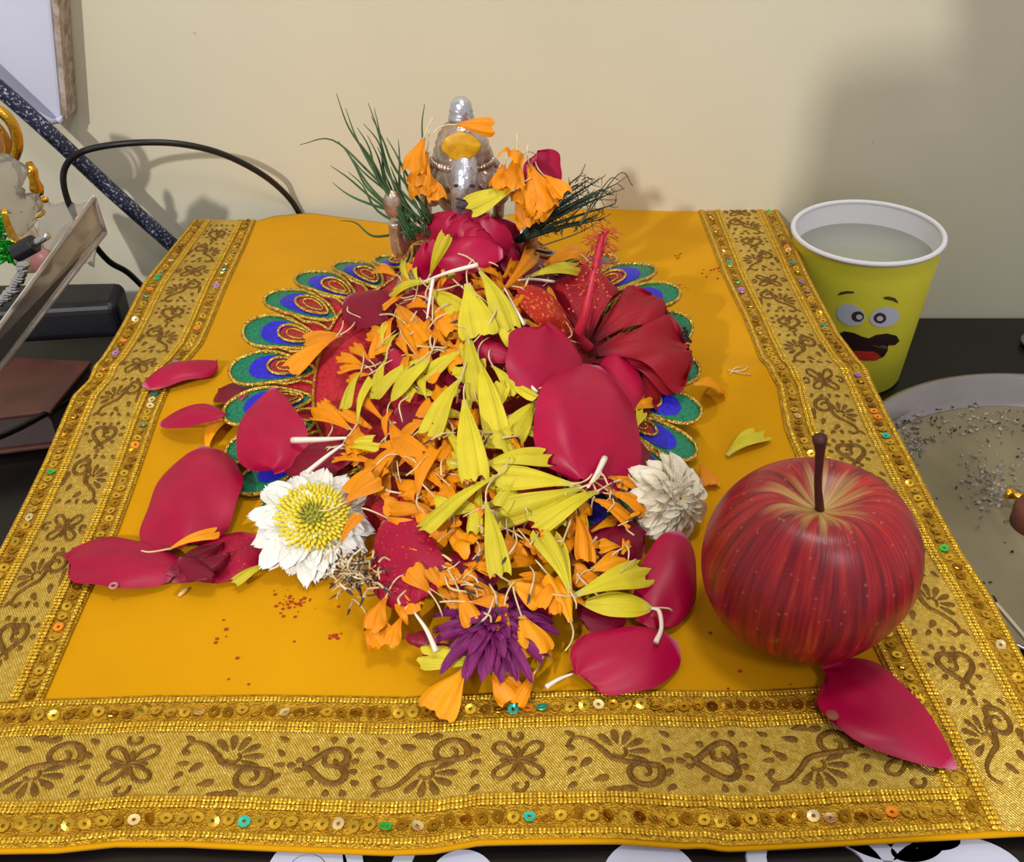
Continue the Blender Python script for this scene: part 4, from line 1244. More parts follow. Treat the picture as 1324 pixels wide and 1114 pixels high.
def blade(P0, P1, up, width, fold=0.6, arch=0.12, nu=12, nv=8, shape='marigold', rag=0.05, cup=0.0, twist=0.0, edge=0.0, curl=0.0, seed=0):
    """petal surface between two points; fold>0 convex cross-section"""
    P0, P1, up = Vector(P0), Vector(P1), Vector(up)
    D = P1 - P0; L = D.length; d = D.normalized()
    side = d.cross(up).normalized(); n = side.cross(d).normalized()
    rr = random.Random(seed)
    ph = rr.uniform(0, 6)
    v = []; uv = []
    for i in range(nu + 1):
        t = i / nu
        if shape == 'marigold':
            w = 0.16 + 0.84 * sst(t * 1.12) ** 0.8
            if t > 0.93: w *= 1 - 0.12 * ((t - 0.93) / 0.07) ** 2
        elif shape == 'oval':
            w = math.sin(PI * min(1, 0.03 + t * 0.97)) ** 0.62 if t < 1 else 0.02
            w = max(w, 0.03)
        elif shape == 'rose':            # narrow claw, widest at 60 %, broad rounded tip
            w = (math.sin(PI * min(1, t ** 0.62 * 1.1) * 0.5) ** 0.65) * (1 - max(0, (t - 0.5) / 0.5) ** 3.0) ** 0.5 if t < 1 else 0.02
            w = max(w, 0.05) * 1.15
        elif shape == 'leaf':            # pointed claw, broad rounded end
            w = max(0.03, (math.sin(PI * min(1, t ** 0.9) * 0.5 * 1.05) ** 0.9) * (1 - max(0, (t - 0.5) / 0.5) ** 3.0) ** 0.5 if t < 1 else 0.02) * 1.15
        elif shape == 'drop':            # pointed at both ends
            w = max(0.02, math.sin(PI * t) ** 0.65) * 1.05
        elif shape == 'strap':
            w = (0.55 + 0.45 * math.sin(PI * t)) * (1 if t < 0.85 else math.sqrt(max(0.02, 1 - ((t - 0.85) / 0.16) ** 2)))
        elif shape == 'fan':             # hibiscus
            w = (0.10 + 0.90 * sst(t * 1.15)) * (1 if t < 0.8 else math.sqrt(max(0.03, 1 - ((t - 0.8) / 0.21) ** 2)) )
        elif shape == 'tube':
            w = 0.5 + 0.5 * t
        for k in range(nv + 1):
            s = -1 + 2 * k / nv
            hw = width / 2 * w
            if shape in ('rose', 'oval', 'drop', 'leaf'): hw *= 1 + 0.07 * math.sin(5 * t + ph + (1.3 if s > 0 else -0.9)) + 0.03 * math.sin(13 * t + 2 * ph + s)
            if fold:
                a = s * fold
                off = hw * math.sin(a) / math.sin(min(abs(fold), PI / 2)) if abs(fold) < PI / 2 else hw * math.sin(a)
                z = hw * (math.cos(a) - 1) / max(0.3, abs(fold)) * (1 if fold > 0 else -1)
            else:
                off = hw * s; z = 0
            z += arch * L * math.sin(PI * t) + cup * hw * s * s
            z -= curl * L * max(0, t - 0.6) ** 2 * 4
            z += edge * width * (t ** 1.5) * abs(s) * math.sin(9 * t + ph + 5 * s)
            z += 0.09 * width * math.sin(4 * s * 1.7 + ph) * t * (1 if shape == 'marigold' else 0.2)
            along = t * L
            if rag and t > 0.75: along += rag * L * math.sin(s * 6 + ph) * (t - 0.75) / 0.25 + rag * .5 * L * math.sin(s * 15 + ph) * (t - .75) / .25
            if shape in ('rose', 'oval', 'leaf'):
                z += width * (0.030 * math.sin(3.1 * s + 2.2 * t * 2 + ph) + 0.018 * math.sin(6 * t + 4 * s + 2 * ph)) * sst(t * 2)
                along += L * 0.04 * s * math.sin(ph) * t
            tw = twist * (t - .3)
            sd = side * math.cos(tw) + n * math.sin(tw)
            v.append(P0 + d * along + sd * off + n * z)
            uv.append((k / nv, t))
    f = [(i * (nv + 1) + k, i * (nv + 1) + k + 1, (i + 1) * (nv + 1) + k + 1, (i + 1) * (nv + 1) + k) for i in range(nu) for k in range(nv)]
    return v, f, uv
def surfnorm(x, y):
    e = 0.006
    return Vector(((Hs(x - e, y) - Hs(x + e, y)) / (2 * e), (Hs(x, y - e) - Hs(x, y + e)) / (2 * e), 1)).normalized()
def lay(name, px0, py0, px1, py1, wpx, m, label=None, cat='petal', group=None, fold=0.6, arch=0.1, lift=0.003, lift1=None, shape='marigold',
        stalk=False, y=None, parent=None, **kw):
    """petal lying on the heap from its claw to its tip"""
    if y is not None:
        ya, yb_ = y if isinstance(y, tuple) else (y, y)
        A, B = Vector(PY(px0, py0, ya)), Vector(PY(px1, py1, yb_)); up = Vector((0, -0.75, 0.66))
    else:
        A = Vector(hit(px0, py0, Hs, lift)); B = Vector(hit(px1, py1, Hs, lift if lift1 is None else lift1))
        up = (surfnorm(A[0], A[1]) + surfnorm(B[0], B[1])).normalized()
    w = wpx * pxsize((A + B) / 2) * (1.3 if shape == 'marigold' else 1.08)
    if shape == 'marigold': fold *= 0.8
    sd = int(abs(px0 * 7 + py1 * 13 + px1)) % 9973
    v, f, uv = blade(A, B, up, w, fold, arch, shape=shape, seed=sd, **kw)
    if y is None:        # keep the petal on the surface it lies on
        v = [Vector((q[0], q[1], max(q[2], cloth_z(q[0], q[1]) + 0.0012))) for q in v]
    o = build(name, MB().add(v, f, uv), m, parent)
    if not parent:
        tag(o, label, cat, group)
    if stalk:
        rr = random.Random(sd + 1)
        D = (A - B).normalized(); sdv = D.cross(up).normalized()
        l = rr.uniform(0.006, 0.011); c = rr.uniform(-0.6, 0.6)
        pts = [A + D * -0.001, A + D * l * .4 + sdv * c * l * .15 + up * .0008, A + D * l * .8 + sdv * c * l * .6 + up * .0012, A + D * l * 1.05 + sdv * c * l * 1.2 + up * rr.uniform(-.0005, .002)]
        if y is None:
            pts = [Vector((q[0], q[1], max(q[2], cloth_z(q[0], q[1]) + 0.0012))) for q in pts]
        sk = build('petal_style', tube(MB(), pts, [0.0004, 0.00033, 0.00036, 0.00025], 5, 3), m_style, o)
    return o
def rose(x0, y0, x1, y1, w, label, shape='rose', m=None, **kw):
    kw.setdefault('fold', 0.55); kw.setdefault('arch', 0.06); kw.setdefault('lift', 0.004)
    kw.setdefault('rag', 0.0)
    return lay('rose_petal', x0, y0, x1, y1, w, m or m_rose, label, shape=shape, nu=22, nv=14, **kw)

# ------------------------------------------------------------ rose petals, one by one
rose(184, 498, 277, 466, 44, 'crimson rose petal folded over the left brocade border, uppermost on that side', fold=1.1, arch=0.12)
rose(206, 546, 292, 536, 38, 'narrow pointed crimson rose petal just left of the peacock skirt', shape='drop', fold=0.5, arch=.10)
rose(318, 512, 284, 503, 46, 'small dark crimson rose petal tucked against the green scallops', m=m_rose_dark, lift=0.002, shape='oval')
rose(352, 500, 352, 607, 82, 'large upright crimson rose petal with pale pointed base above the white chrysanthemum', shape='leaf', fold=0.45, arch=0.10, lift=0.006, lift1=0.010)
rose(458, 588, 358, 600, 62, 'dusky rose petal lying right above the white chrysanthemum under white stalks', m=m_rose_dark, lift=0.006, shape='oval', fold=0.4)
rose(330, 690, 250, 748, 82, 'shiny crimson rose petal with gold dust left of the white chrysanthemum', m=m_rose_dust, lift=0.0025, shape='rose', fold=0.35)
rose(262, 576, 238, 706, 104, 'big crimson rose petal with one side folded over, left of the chrysanthemum', fold=0.8, arch=0.10, lift=0.008, lift1=0.006, edge=0.05)
rose(232, 735, 86, 722, 80, 'rounded crimson rose petal with a small hole near the left border', fold=0.5, arch=0.08, lift=0.004)
for i, (a, b, c, d, w) in enumerate(((215, 742, 290, 700, 34), (222, 752, 298, 716, 26), (232, 720, 275, 748, 30))):
    rose(a, b, c, d, w, ('topmost','lowest','middle')[i] + ' crumpled narrow rose petal in the tuft right of the holed petal', m=m_rose_dark, shape='drop', fold=1.3, lift=0.005 + 0.002 * i, edge=0.15)
o = lay('petal_hole_scar', 142, 757, 152, 756, 11, mat('dry_scar', S(170, 110, 110), 0.7), shape='oval', lift=0.0075, fold=0.1, arch=0, rag=0, parent=None)
bpy.data.objects.remove(o, do_unlink=True)
rose(449, 382, 503, 412, 64, 'dusky rose petal lying on the red velvet left of the idol', m=m_rose_dark, lift=0.004, lift1=0.008, shape='oval')
rose(507, 664, 540, 778, 82, 'gold-dusted crimson rose petal right of the white chrysanthemum', m=m_rose_dust, lift=0.006, fold=0.5)
rose(700, 522, 706, 420, 92, 'rounded crimson rose petal behind the largest rose petal', fold=0.55, lift=0.008, lift1=0.016, shape='rose')
rose(775, 473, 752, 622, 124, 'largest crimson rose petal with pale pointed base standing on the heap', fold=0.6, arch=0.12, lift=0.014, lift1=0.009)
rose(812, 530, 800, 448, 54, 'curled crimson rose petal with pale rib right of the largest petal', fold=1.2, lift=0.010, lift1=0.013, shape='drop')
rose(600, 440, 668, 464, 30, 'slender crimson rose petal lying under the yellow petals at mid heap', shape='drop', fold=0.8, lift=0.008)
rose(880, 686, 848, 812, 68, 'tall folded crimson rose petal in front of the cream chrysanthemum', fold=1.0, arch=0.06, lift=0.012, lift1=0.003)
rose(876, 830, 748, 872, 84, 'rounded crimson rose petal flat on the yellow cloth at the lower right of the heap', lift=0.004, fold=0.45, arch=0.08)
rose(1237, 993, 1066, 868, 122, 'broad crimson rose petal with round brown spot lying across the lower right border', shape='leaf', lift=0.003, lift1=0.005, fold=0.4, arch=0.07)
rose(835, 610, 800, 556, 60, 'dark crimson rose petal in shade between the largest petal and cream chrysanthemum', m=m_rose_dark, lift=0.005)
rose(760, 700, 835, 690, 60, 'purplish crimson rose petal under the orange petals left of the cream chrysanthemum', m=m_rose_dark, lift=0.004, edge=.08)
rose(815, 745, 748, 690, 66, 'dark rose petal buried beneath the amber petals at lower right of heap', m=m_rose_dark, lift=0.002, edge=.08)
rose(505, 452, 528, 500, 30, 'small rose petal with pale sheen deep in the upper left of the heap', lift=0.006, shape='oval')
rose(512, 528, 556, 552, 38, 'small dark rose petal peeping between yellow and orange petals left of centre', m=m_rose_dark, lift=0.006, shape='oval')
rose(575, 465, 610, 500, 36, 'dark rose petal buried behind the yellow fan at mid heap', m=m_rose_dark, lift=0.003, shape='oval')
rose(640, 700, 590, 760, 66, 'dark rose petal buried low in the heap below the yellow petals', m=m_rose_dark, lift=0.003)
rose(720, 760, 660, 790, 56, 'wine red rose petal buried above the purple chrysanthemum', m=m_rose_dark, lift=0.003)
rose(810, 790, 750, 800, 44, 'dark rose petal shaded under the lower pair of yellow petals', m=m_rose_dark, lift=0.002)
rose(655, 355, 720, 350, 60, 'deep red rose petal behind the orange petals right of the rose bloom', m=m_rose_dark, lift=0.004)
lay('rose_petal', 712, 250, 694, 197, 46, m_rose, 'crimson rose petal standing upright behind the orange petals beside the idol', shape='rose', nu=20, nv=12, fold=0.4, arch=0.02, y=(0.452, 0.458), rag=0)
for o in list(bpy.data.objects):
    if o.get('label', '').startswith('broad crimson rose petal with round brown'):
        c = hit(1076, 924, cloth_z, 0.0085); mbp = ellipsoid(MB(), c, (0.0021, 0.0021, 0.0006), 14, 8)
        build('brown_spot', mbp, mat('petal_spot', S(140, 66, 52), 0.6), o)
    if o.get('label', '').startswith('rounded crimson rose petal with a small hole'):
        c = hit(147, 757, cloth_z, 0.006); pts = [(c[0] + 0.0013 * math.cos(a), c[1] + 0.0013 * math.sin(a), c[2]) for a in [i * PI / 5 for i in range(11)]]
        build('hole_rim', tube(MB(), pts, 0.0005, 6, 2), mat('hole_rim', S(190, 130, 130), 0.7), o)

# ------------------------------------------------------------ rose bloom on the idol's lap
rb = empty('rose_bloom', PY(607, 345, 0.43)); tag(rb, 'half-open crimson rose bloom resting against the idol', 'rose')
def bpt(px0, py0, px1, py1, w, y0, y1, **kw):
    kw.setdefault('fold', 0.7); kw.setdefault('arch', 0.08)
    sh = kw.pop('shape', 'rose')
    A, B = Vector(PY(px0, py0, y0)), Vector(PY(px1, py1, y1))
    ww = w * pxsize((A + B) / 2)
    v, f, uv = blade(A, B, kw.pop('up', (0, -0.8, 0.5)), ww, nu=20, nv=14, shape=sh, rag=0, **kw)
    build('petal', MB().add(v, f, uv), m_rose, rb)
bpt(612, 352, 612, 278, 108, 0.428, 0.430, fold=0.9, arch=0.05)
bpt(600, 352, 552, 312, 72, 0.424, 0.424, fold=0.5)
bpt(615, 352, 664, 316, 72, 0.424, 0.424, fold=0.5)
bpt(607, 350, 590, 276, 66, 0.420, 0.424, fold=1.1, arch=0.10)
bpt(622, 350, 634, 280, 60, 0.417, 0.420, fold=1.1, arch=0.10, twist=0.4)
bpt(610, 346, 606, 284, 52, 0.412, 0.418, fold=1.3, arch=0.14)
bpt(612, 344, 622, 296, 40, 0.409, 0.414, fold=1.4, arch=0.16, twist=-.5)
bpt(650, 326, 560, 330, 60, 0.408, 0.406, fold=0.8, arch=0.16, shape='oval', up=(0, -0.5, 0.9))

# ------------------------------------------------------------ hibiscus
hib = empty('hibiscus', hit(762, 440, Hs, 0.004)); tag(hib, 'wilting dark red hibiscus bloom with long stamen column right of the heap', 'hibiscus')
def hp(x0, y0, x1, y1, w, m=m_hib, l0=0.004, l1=0.008, **kw):
    A = Vector(hit(x0, y0, Hs, l0)); B = Vector(hit(x1, y1, Hs, l1))
    kw.setdefault('fold', 0.5); kw.setdefault('arch', 0.14); kw.setdefault('edge', 0.16)
    v, f, uv = blade(A, B, (0, -0.2, 1), w * pxsize((A + B) / 2), nu=28, nv=22, shape='fan', rag=0.03, **kw)
    build('petal', MB().add(v, f, uv), m, hib)
hp(758, 452, 748, 345, 110, l0=0.003, l1=0.010)
hp(750, 445, 668, 378, 86, m=m_hib_o, l0=0.004, l1=0.008)
hp(765, 470, 842, 528, 90, l0=0.003, l1=0.005)
hp(760, 458, 892, 452, 118, l0=0.007, l1=0.014, arch=0.16, edge=0.2)
hp(762, 446, 852, 384, 80, l0=0.006, l1=0.012)
hp(770, 462, 884, 490, 60, l0=0.008, l1=0.009)
cb = Vector(hit(762, 450, Hs, 0.008))
cpts = [cb] + [Vector(PY(*p)) for p in ((748, 434, cb[1] - .004), (756, 408, cb[1] - .006), (764, 370, cb[1] - .002), (772, 335, cb[1] + .004), (778, 308, cb[1] + .010), (786, 297, cb[1] + .013))]
m_col = mat('stamen_column', S(196, 40, 62), 0.45, noise_amt=0.15, nscale=300)
build('stamen_column', tube(MB(), cpts, [0.0026, 0.0024, 0.0022, 0.0021, 0.0018, 0.0014, 0.0009], 12, 6), m_col, hib)
mbf = MB(); mba = MB()
cc = catmull(cpts, 12)
for i in range(110):
    q = Vector(cc[int(len(cc) * R.uniform(0.42, 0.97))])
    d = Vector((R.uniform(-1, 1), R.uniform(-.9, .5), R.uniform(-.9, .6))).normalized() * R.uniform(0.004, 0.011)
    tube(mbf, [q, q + d * .5 + Vector((0, 0, .0008)), q + d], 0.00018, 3, 2)
    ellipsoid(mba, q + d, (0.0006, 0.0006, 0.0005), 6, 4)
fl = build('filaments', mbf, mat('filament_red', S(190, 50, 50), 0.5), hib); fl['kind'] = 'stuff'
an = build('anthers', mba, mat('anther_pollen', S(196, 96, 50), 0.7), hib); an['kind'] = 'stuff'
mb = MB()
for i in range(26):
    c = Vector(hit(886 + R.gauss(0, 3), 448 + R.uniform(-24, 24), Hs, 0.012)); ellipsoid(mb, c, (0.0010, 0.0008, 0.0008), 6, 4)
ch = build('dried_edge', mb, mat('dried_black', S(34, 12, 16), 0.8), hib)

# ------------------------------------------------------------ marigold petals placed one by one
def yel(x0, y0, x1, y1, w, what, fold=0.7, lift=0.009, stalk=True, m=None, **kw):
    return lay('marigold_petal', x0, y0, x1, y1, w, m or m_yel, 'yellow marigold petal ' + what, fold=fold, lift=lift, stalk=stalk, **kw)
def ora(x0, y0, x1, y1, w, what, fold=0.7, lift=0.008, stalk=True, m=None, group=None, **kw):
    return lay('marigold_petal', x0, y0, x1, y1, w, m or m_ora, ('orange marigold petal ' if m is None else 'amber marigold petal ') + what, fold=fold, lift=lift, stalk=stalk, group=group, **kw)
yel(556, 356, 576, 303, 15, 'standing on end in front of the rose bloom', fold=1.2, y=(0.405, 0.402))
yel(612, 341, 572, 352, 17, 'lying along the lower lip of the rose bloom', y=(0.404, 0.404))
yel(604, 366, 620, 434, 40, 'broad and flat just below the rose bloom', fold=0.3, arch=0.04, lift=0.012)
yel(621, 350, 660, 425, 30, 'long one running right of the broad one below the rose bloom', fold=0.8, lift=0.011)
yel(562, 364, 507, 378, 15, 'small and level at the top left of the heap', fold=1.0)
yel(556, 374, 594, 402, 22, 'cupped just right of the small level one at the top left', fold=0.7)
yel(532, 367, 520, 336, 11, 'tiny upright on the left of the rose bloom, left one of two', fold=1.2)
yel(541, 366, 536, 334, 11, 'tiny upright on the left of the rose bloom, right one of two', fold=1.2)
yel(668, 240, 606, 268, 24, 'held level across the idol trunk', fold=0.5, y=(0.428, 0.420), arch=0.02)
yel(684, 357, 750, 348, 20, 'level under the orange ones right of the rose bloom', fold=1.0)
yel(634, 408, 668, 442, 24, 'slanting down to the right under the long one', fold=0.9)
yel(602, 452, 547, 484, 22, 'curling to the left just below the slender rose petal', fold=1.1)
yel(556, 460, 505, 520, 28, 'smooth and leaf-like slanting left at the upper left of the heap', fold=0.4, lift=0.011, shape='drop', rag=0)
yel(549, 461, 482, 508, 20, 'narrow and folded directly above the leaf-like one', fold=1.1)
yel(468, 478, 444, 528, 16, 'twisted hanging over the red velvet at far left', fold=1.2)
yel(462, 548, 478, 488, 14, 'thin and twisted beside the far left twisted one', fold=1.3)
yel(596, 488, 550, 560, 28, 'trumpet shaped slanting to lower left at mid heap', fold=1.2, lift=0.014)
yel(618, 464, 644, 566, 26, 'long and straight at the middle of the heap behind the central one', fold=1.0, lift=0.009)
yel(600, 516, 614, 618, 30, 'tall central one standing down the middle of the heap', fold=0.9, lift=0.014)
yel(570, 548, 608, 598, 13, 'narrow stem-like, right below the trumpet shaped one', fold=1.2)
yel(616, 602, 580, 595, 28, 'short and broad left of the foot of the central one', fold=0.3)
yel(622, 602, 708, 590, 28, 'broad and level, running right from the foot of the central one', fold=0.6, lift=0.011)
yel(742, 626, 640, 616, 36, 'broadest level one at the right middle of the heap', fold=0.4, lift=0.012, arch=0.05)
yel(646, 612, 548, 684, 36, 'large and broad slanting to lower left under the central one', fold=0.5, lift=0.014, arch=0.06)
yel(752, 630, 636, 668, 32, 'long folded one right under the broadest level one', fold=0.9, lift=0.013)
yel(774, 634, 692, 680, 26, 'pale one tucked under the long folded one at right middle', fold=0.5, lift=0.010)
yel(628, 648, 647, 742, 24, 'hanging straight down below the middle of the heap', fold=1.1, lift=0.012)
yel(622, 626, 612, 688, 16, 'short one hanging beside the straight hanging one', fold=1.1)
yel(738, 766, 704, 688, 34, 'pale and limp with its white claw pointing to the lower right', fold=0.8, lift=0.010)
yel(742, 770, 836, 738, 32, 'upper of the bright pair at the lower right of the heap', fold=0.9, lift=0.009)
yel(846, 786, 752, 780, 32, 'lower of the bright pair at the lower right of the heap', fold=0.6, lift=0.006, shape='drop', rag=0.02)
yel(624, 858, 544, 846, 28, 'lying on the cloth in front of the purple chrysanthemum', fold=0.8, lift=0.004)
yel(350, 728, 302, 752, 16, 'poking out under the white chrysanthemum onto the cloth', fold=1.0, lift=0.004)
yel(694, 518, 652, 562, 22, 'folded left of the largest rose petal', fold=1.0)
yel(612, 502, 604, 470, 38, 'crumpled at the top of the central fan', fold=0.9, lift=0.010, edge=0.2)
yel(446, 576, 482, 568, 16, 'upper streaked one pointing right above the white chrysanthemum', fold=0.9)
yel(446, 580, 490, 578, 12, 'lower streaked one pointing right above the white chrysanthemum', fold=0.9)
yel(500, 462, 484, 515, 20, 'faded one at the left edge of the yellow tangle', fold=0.5, lift=0.007)
yel(636, 472, 668, 508, 18, 'curled with a loop at the right of the central fan', fold=1.0)
yel(820, 556, 830, 530, 13, 'tiny scrap right of the largest rose petal', fold=0.6)
yel(700, 470, 665, 478, 18, 'small one tucked under the rounded rose petal', fold=0.6, lift=0.005)
yel(640, 560, 672, 555, 20, 'small broad one right of the central one', fold=0.5)
yel(604, 425, 618, 520, 22, 'slim one running down from the rose petal at mid heap', fold=0.9, lift=0.009)
yel(560, 640, 575, 655, 16, 'small scrap under the large slanting one', fold=0.6)
lay('marigold_petal', 940, 588, 985, 560, 26, m_yel, 'thin yellow marigold petal lying on the cloth just behind the apple', fold=0.5, lift=0.002, stalk=False)

ora(589, 161, 638, 163, 20, 'draped level across the front of the idol crown', fold=0.9, y=(0.440, 0.440), arch=0.08)
for a in ((548, 178, 532, 222, 24, 'uppermost beside the idol, left side'), (540, 205, 546, 252, 28, 'outermost beside the idol, left side'), (556, 226, 566, 258, 20, 'lowest beside the idol, left side'), (552, 196, 540, 240, 24, 'middle one beside the idol, left side')):
    ora(*a, fold=0.9, y=(0.440, 0.430), edge=0.25)
for a in ((668, 200, 662, 244, 24, 'leftmost of the tuft right of the idol'), (684, 212, 704, 272, 34, 'largest of the tuft right of the idol'), (668, 246, 684, 292, 24, 'lowest of the tuft right of the idol'),
          (728, 248, 688, 276, 26, 'pointing right at the edge of the tuft right of the idol'), (652, 212, 644, 244, 20, 'touching the idol ear'), (702, 226, 730, 250, 20, 'top right of the tuft right of the idol'),
          (676, 198, 660, 204, 26, 'topmost curl of the tuft right of the idol'), (690, 240, 670, 262, 30, 'centre of the tuft right of the idol')):
    ora(*a, fold=0.9, y=(0.436, 0.424), edge=0.25)
ora(512, 356, 486, 346, 16, 'small one on the red velvet at the top left')
ora(432, 438, 374, 478, 24, 'long one reaching left over the skirt, lower of two', fold=0.5)
ora(442, 432, 396, 446, 28, 'long one reaching left over the skirt, upper of two', fold=0.5)
for i, a in enumerate(((470, 472, 438, 460, 15), (472, 476, 440, 476, 14), (478, 484, 450, 490, 13), (478, 466, 456, 446, 14))):
    ora(*a, ('second from top', 'third from top', 'lowest', 'topmost')[i] + ' in the fan of four small ones on red velvet', group='fan of four on the red velvet')
ora(510, 408, 488, 458, 28, 'brownish, hanging left below the pale stalks')
ora(514, 394, 546, 444, 28, 'folded, hanging right below the pale stalks')
ora(560, 394, 582, 430, 22, 'between the cupped and broad yellow ones at the top')
ora(650, 376, 690, 324, 20, 'pointing up right beside the rose bloom')
ora(702, 344, 754, 324, 24, 'frilled, above the level yellow one right of the rose bloom', edge=0.2)
ora(702, 360, 718, 402, 14, 'thin, trailing down over the hibiscus')
ora(452, 554, 408, 526, 26, 'bell shaped at left over the red velvet', fold=1.2)
ora(430, 548, 414, 520, 18, 'short one behind the bell shaped one at left')
ora(540, 640, 556, 578, 26, 'broad one pointing up in the left middle mass', lift=0.010)
ora(528, 570, 486, 604, 26, 'pointing left in the left middle mass', lift=0.010)
ora(508, 588, 474, 622, 20, 'lower left in the left middle mass', lift=0.010)
ora(590, 600, 558, 618, 18, 'small, under the yellow ones in the left middle mass')
ora(488, 600, 448, 636, 24, 'reaching over the white chrysanthemum edge', lift=0.011)
ora(440, 704, 462, 664, 18, 'narrow, lying on the yellow centre of the white chrysanthemum', lift=0.017, fold=0.8)
ora(446, 650, 486, 616, 30, 'broad, resting on the right of the white chrysanthemum', lift=0.014)
ora(765, 644, 814, 672, 24, 'smooth, third down of the three pointing right')
ora(785, 634, 836, 660, 20, 'smooth, second down of the three pointing right')
ora(784, 616, 838, 632, 20, 'smooth, first of the three pointing right')
ora(744, 662, 758, 724, 26, 'hanging down at the right side of the heap')
ora(765, 736, 808, 726, 30, 'pleated and broad at the lower right', m=m_oray)
ora(775, 748, 742, 740, 28, 'crinkled, left of the pleated broad one', edge=0.15)
ora(658, 752, 700, 768, 36, 'broad and square above the purple chrysanthemum', m=m_oray)
ora(738, 804, 714, 744, 34, 'triangular with its tip pointing down at lower right', m=m_oray, fold=0.5)
ora(578, 694, 614, 700, 34, 'broad and ragged under the large slanting yellow one', m=m_oray, edge=0.15)
ora(656, 690, 668, 722, 28, 'rounded, right of the straight hanging yellow one')
ora(602, 752, 570, 742, 26, 'ragged, right of the dusted rose petal', edge=0.2)
ora(594, 764, 612, 806, 22, 'long and frilled above the purple chrysanthemum', edge=0.15)
ora(608, 778, 656, 778, 20, 'level above the purple chrysanthemum')
ora(652, 782, 648, 832, 24, 'upright on the purple chrysanthemum')
ora(674, 796, 694, 846, 44, 'wide and triangular on the purple chrysanthemum', m=m_oray, fold=0.4)
ora(600, 866, 560, 920, 44, 'wide and smooth nearest the front border', m=m_oray, fold=0.4, lift=0.004, arch=0.06)
ora(636, 868, 664, 902, 34, 'crumpled, left one of the two beside the front border', edge=0.15, lift=0.003)
ora(692, 868, 668, 910, 16, 'narrow, right one of the two beside the front border', lift=0.003)
ora(464, 742, 512, 744, 32, 'topmost of the curly clump below the chrysanthemum', edge=0.25, lift=0.006)
ora(506, 752, 536, 792, 28, 'rightmost of the curly clump below the chrysanthemum', edge=0.25, lift=0.005)
ora(472, 790, 496, 832, 32, 'lowest and broadest of the curly clump below the chrysanthemum', edge=0.25, lift=0.004, fold=1.1)
ora(500, 770, 478, 814, 26, 'inner one of the curly clump below the chrysanthemum', edge=0.25, lift=0.007)
ora(520, 796, 502, 834, 20, 'frilled low right of the curly clump below the chrysanthemum', edge=0.25, lift=0.004)
ora(218, 710, 280, 686, 18, 'lying on the tuft between the two big left rose petals', m=m_oray, lift=0.013, fold=0.6)
ora(266, 582, 284, 536, 28, 'folded on the cloth left of the green scallops', m=m_oray, lift=0.003, fold=1.1)
ora(897, 496, 932, 502, 26, 'lying alone on the cloth right of the hibiscus', m=m_oray, lift=0.002, fold=0.5, stalk=False)
ora(812, 532, 836, 512, 26, 'tucked under the hibiscus right of the largest rose petal', m=m_oray)
ora(905, 600, 922, 626, 22, 'half hidden between the cream chrysanthemum and the apple', lift=0.003, stalk=False)
ora(770, 570, 800, 640, 20, 'under the foot of the largest rose petal', lift=0.003)

# ------------------------------------------------------------ heap filling: many alike petals of the tangle
def fill(n, cx, cy, sx, sy, lmin, lmax, wmin, wmax, m, name, label, group, lift0, lift1, ang=(0, 360), px_ok=None):
    rf = random.Random(int(cx * 3 + cy * 7 + n))
    for i in range(n):
        x = cx + rf.uniform(-1, 1) * sx; y = cy + rf.uniform(-1, 1) * sy
        a = math.radians(rf.uniform(*ang)); l = rf.uniform(lmin, lmax)
        x1, y1 = x + l * math.cos(a), y + l * math.sin(a) * 0.85
        wd = rf.uniform(wmin, wmax)
        dn = ('right', 'down right', 'down', 'down left', 'left', 'up left', 'up', 'up right')[int((math.degrees(a) + 22.5) // 45) % 8]
        lb = '%s %s petal pointing %s, %s %s' % ('narrow' if wd < (wmin + wmax) / 2 else 'wide', label[0], dn, 'high' if y < cy - sy / 3 else 'low' if y > cy + sy / 3 else 'midway', label[1])
        lay('marigold_petal', x, y, x1, y1, wd, m, lb, group=group, fold=rf.uniform(0.4, 1.3), arch=rf.uniform(0.02, 0.2),
            lift=rf.uniform(lift0, lift1), lift1=rf.uniform(lift0, lift1 + 0.003), stalk=rf.random() < 0.22, edge=rf.uniform(0, 0.25), twist=rf.uniform(-1, 1), nu=8, nv=6)
zone = lambda s: ('orange marigold', 'in the tangle ' + s)
fill(52, 535, 605, 74, 64, 30, 58, 14, 26, m_ora, '', zone('right of the white chrysanthemum'), 'orange tangle left of centre', 0.002, 0.008)
fill(24, 548, 430, 38, 70, 26, 48, 12, 22, m_ora, '', zone('on the upper left heap'), 'orange tangle on the upper left of the heap', 0.002, 0.008)
fill(22, 650, 380, 60, 36, 24, 46, 10, 20, m_ora, '', zone('below the rose bloom'), 'orange tangle below the rose bloom', 0.002, 0.008)
fill(34, 640, 545, 46, 70, 24, 46, 10, 20, m_ora, '', zone('under the yellow mid-heap petals'), 'orange tangle at mid heap', 0.001, 0.006)
fill(46, 640, 712, 115, 58, 26, 50, 12, 26, m_ora, '', zone('above the purple chrysanthemum'), 'orange tangle low on the heap', 0.002, 0.008)
fill(12, 775, 690, 40, 46, 26, 50, 12, 24, m_oray, '', ('amber marigold', 'in the group left of the cream chrysanthemum'), 'amber petals left of the cream chrysanthemum', 0.002, 0.006)
fill(12, 740, 560, 50, 70, 24, 46, 10, 20, m_ora, '', zone('around the largest rose petal'), 'orange tangle around the largest rose petal', 0.001, 0.005)
fill(12, 650, 540, 46, 62, 34, 66, 12, 22, m_yel, '', ('yellow marigold', 'in the fan at mid heap'), 'yellow petals woven into the mid heap', 0.005, 0.010)
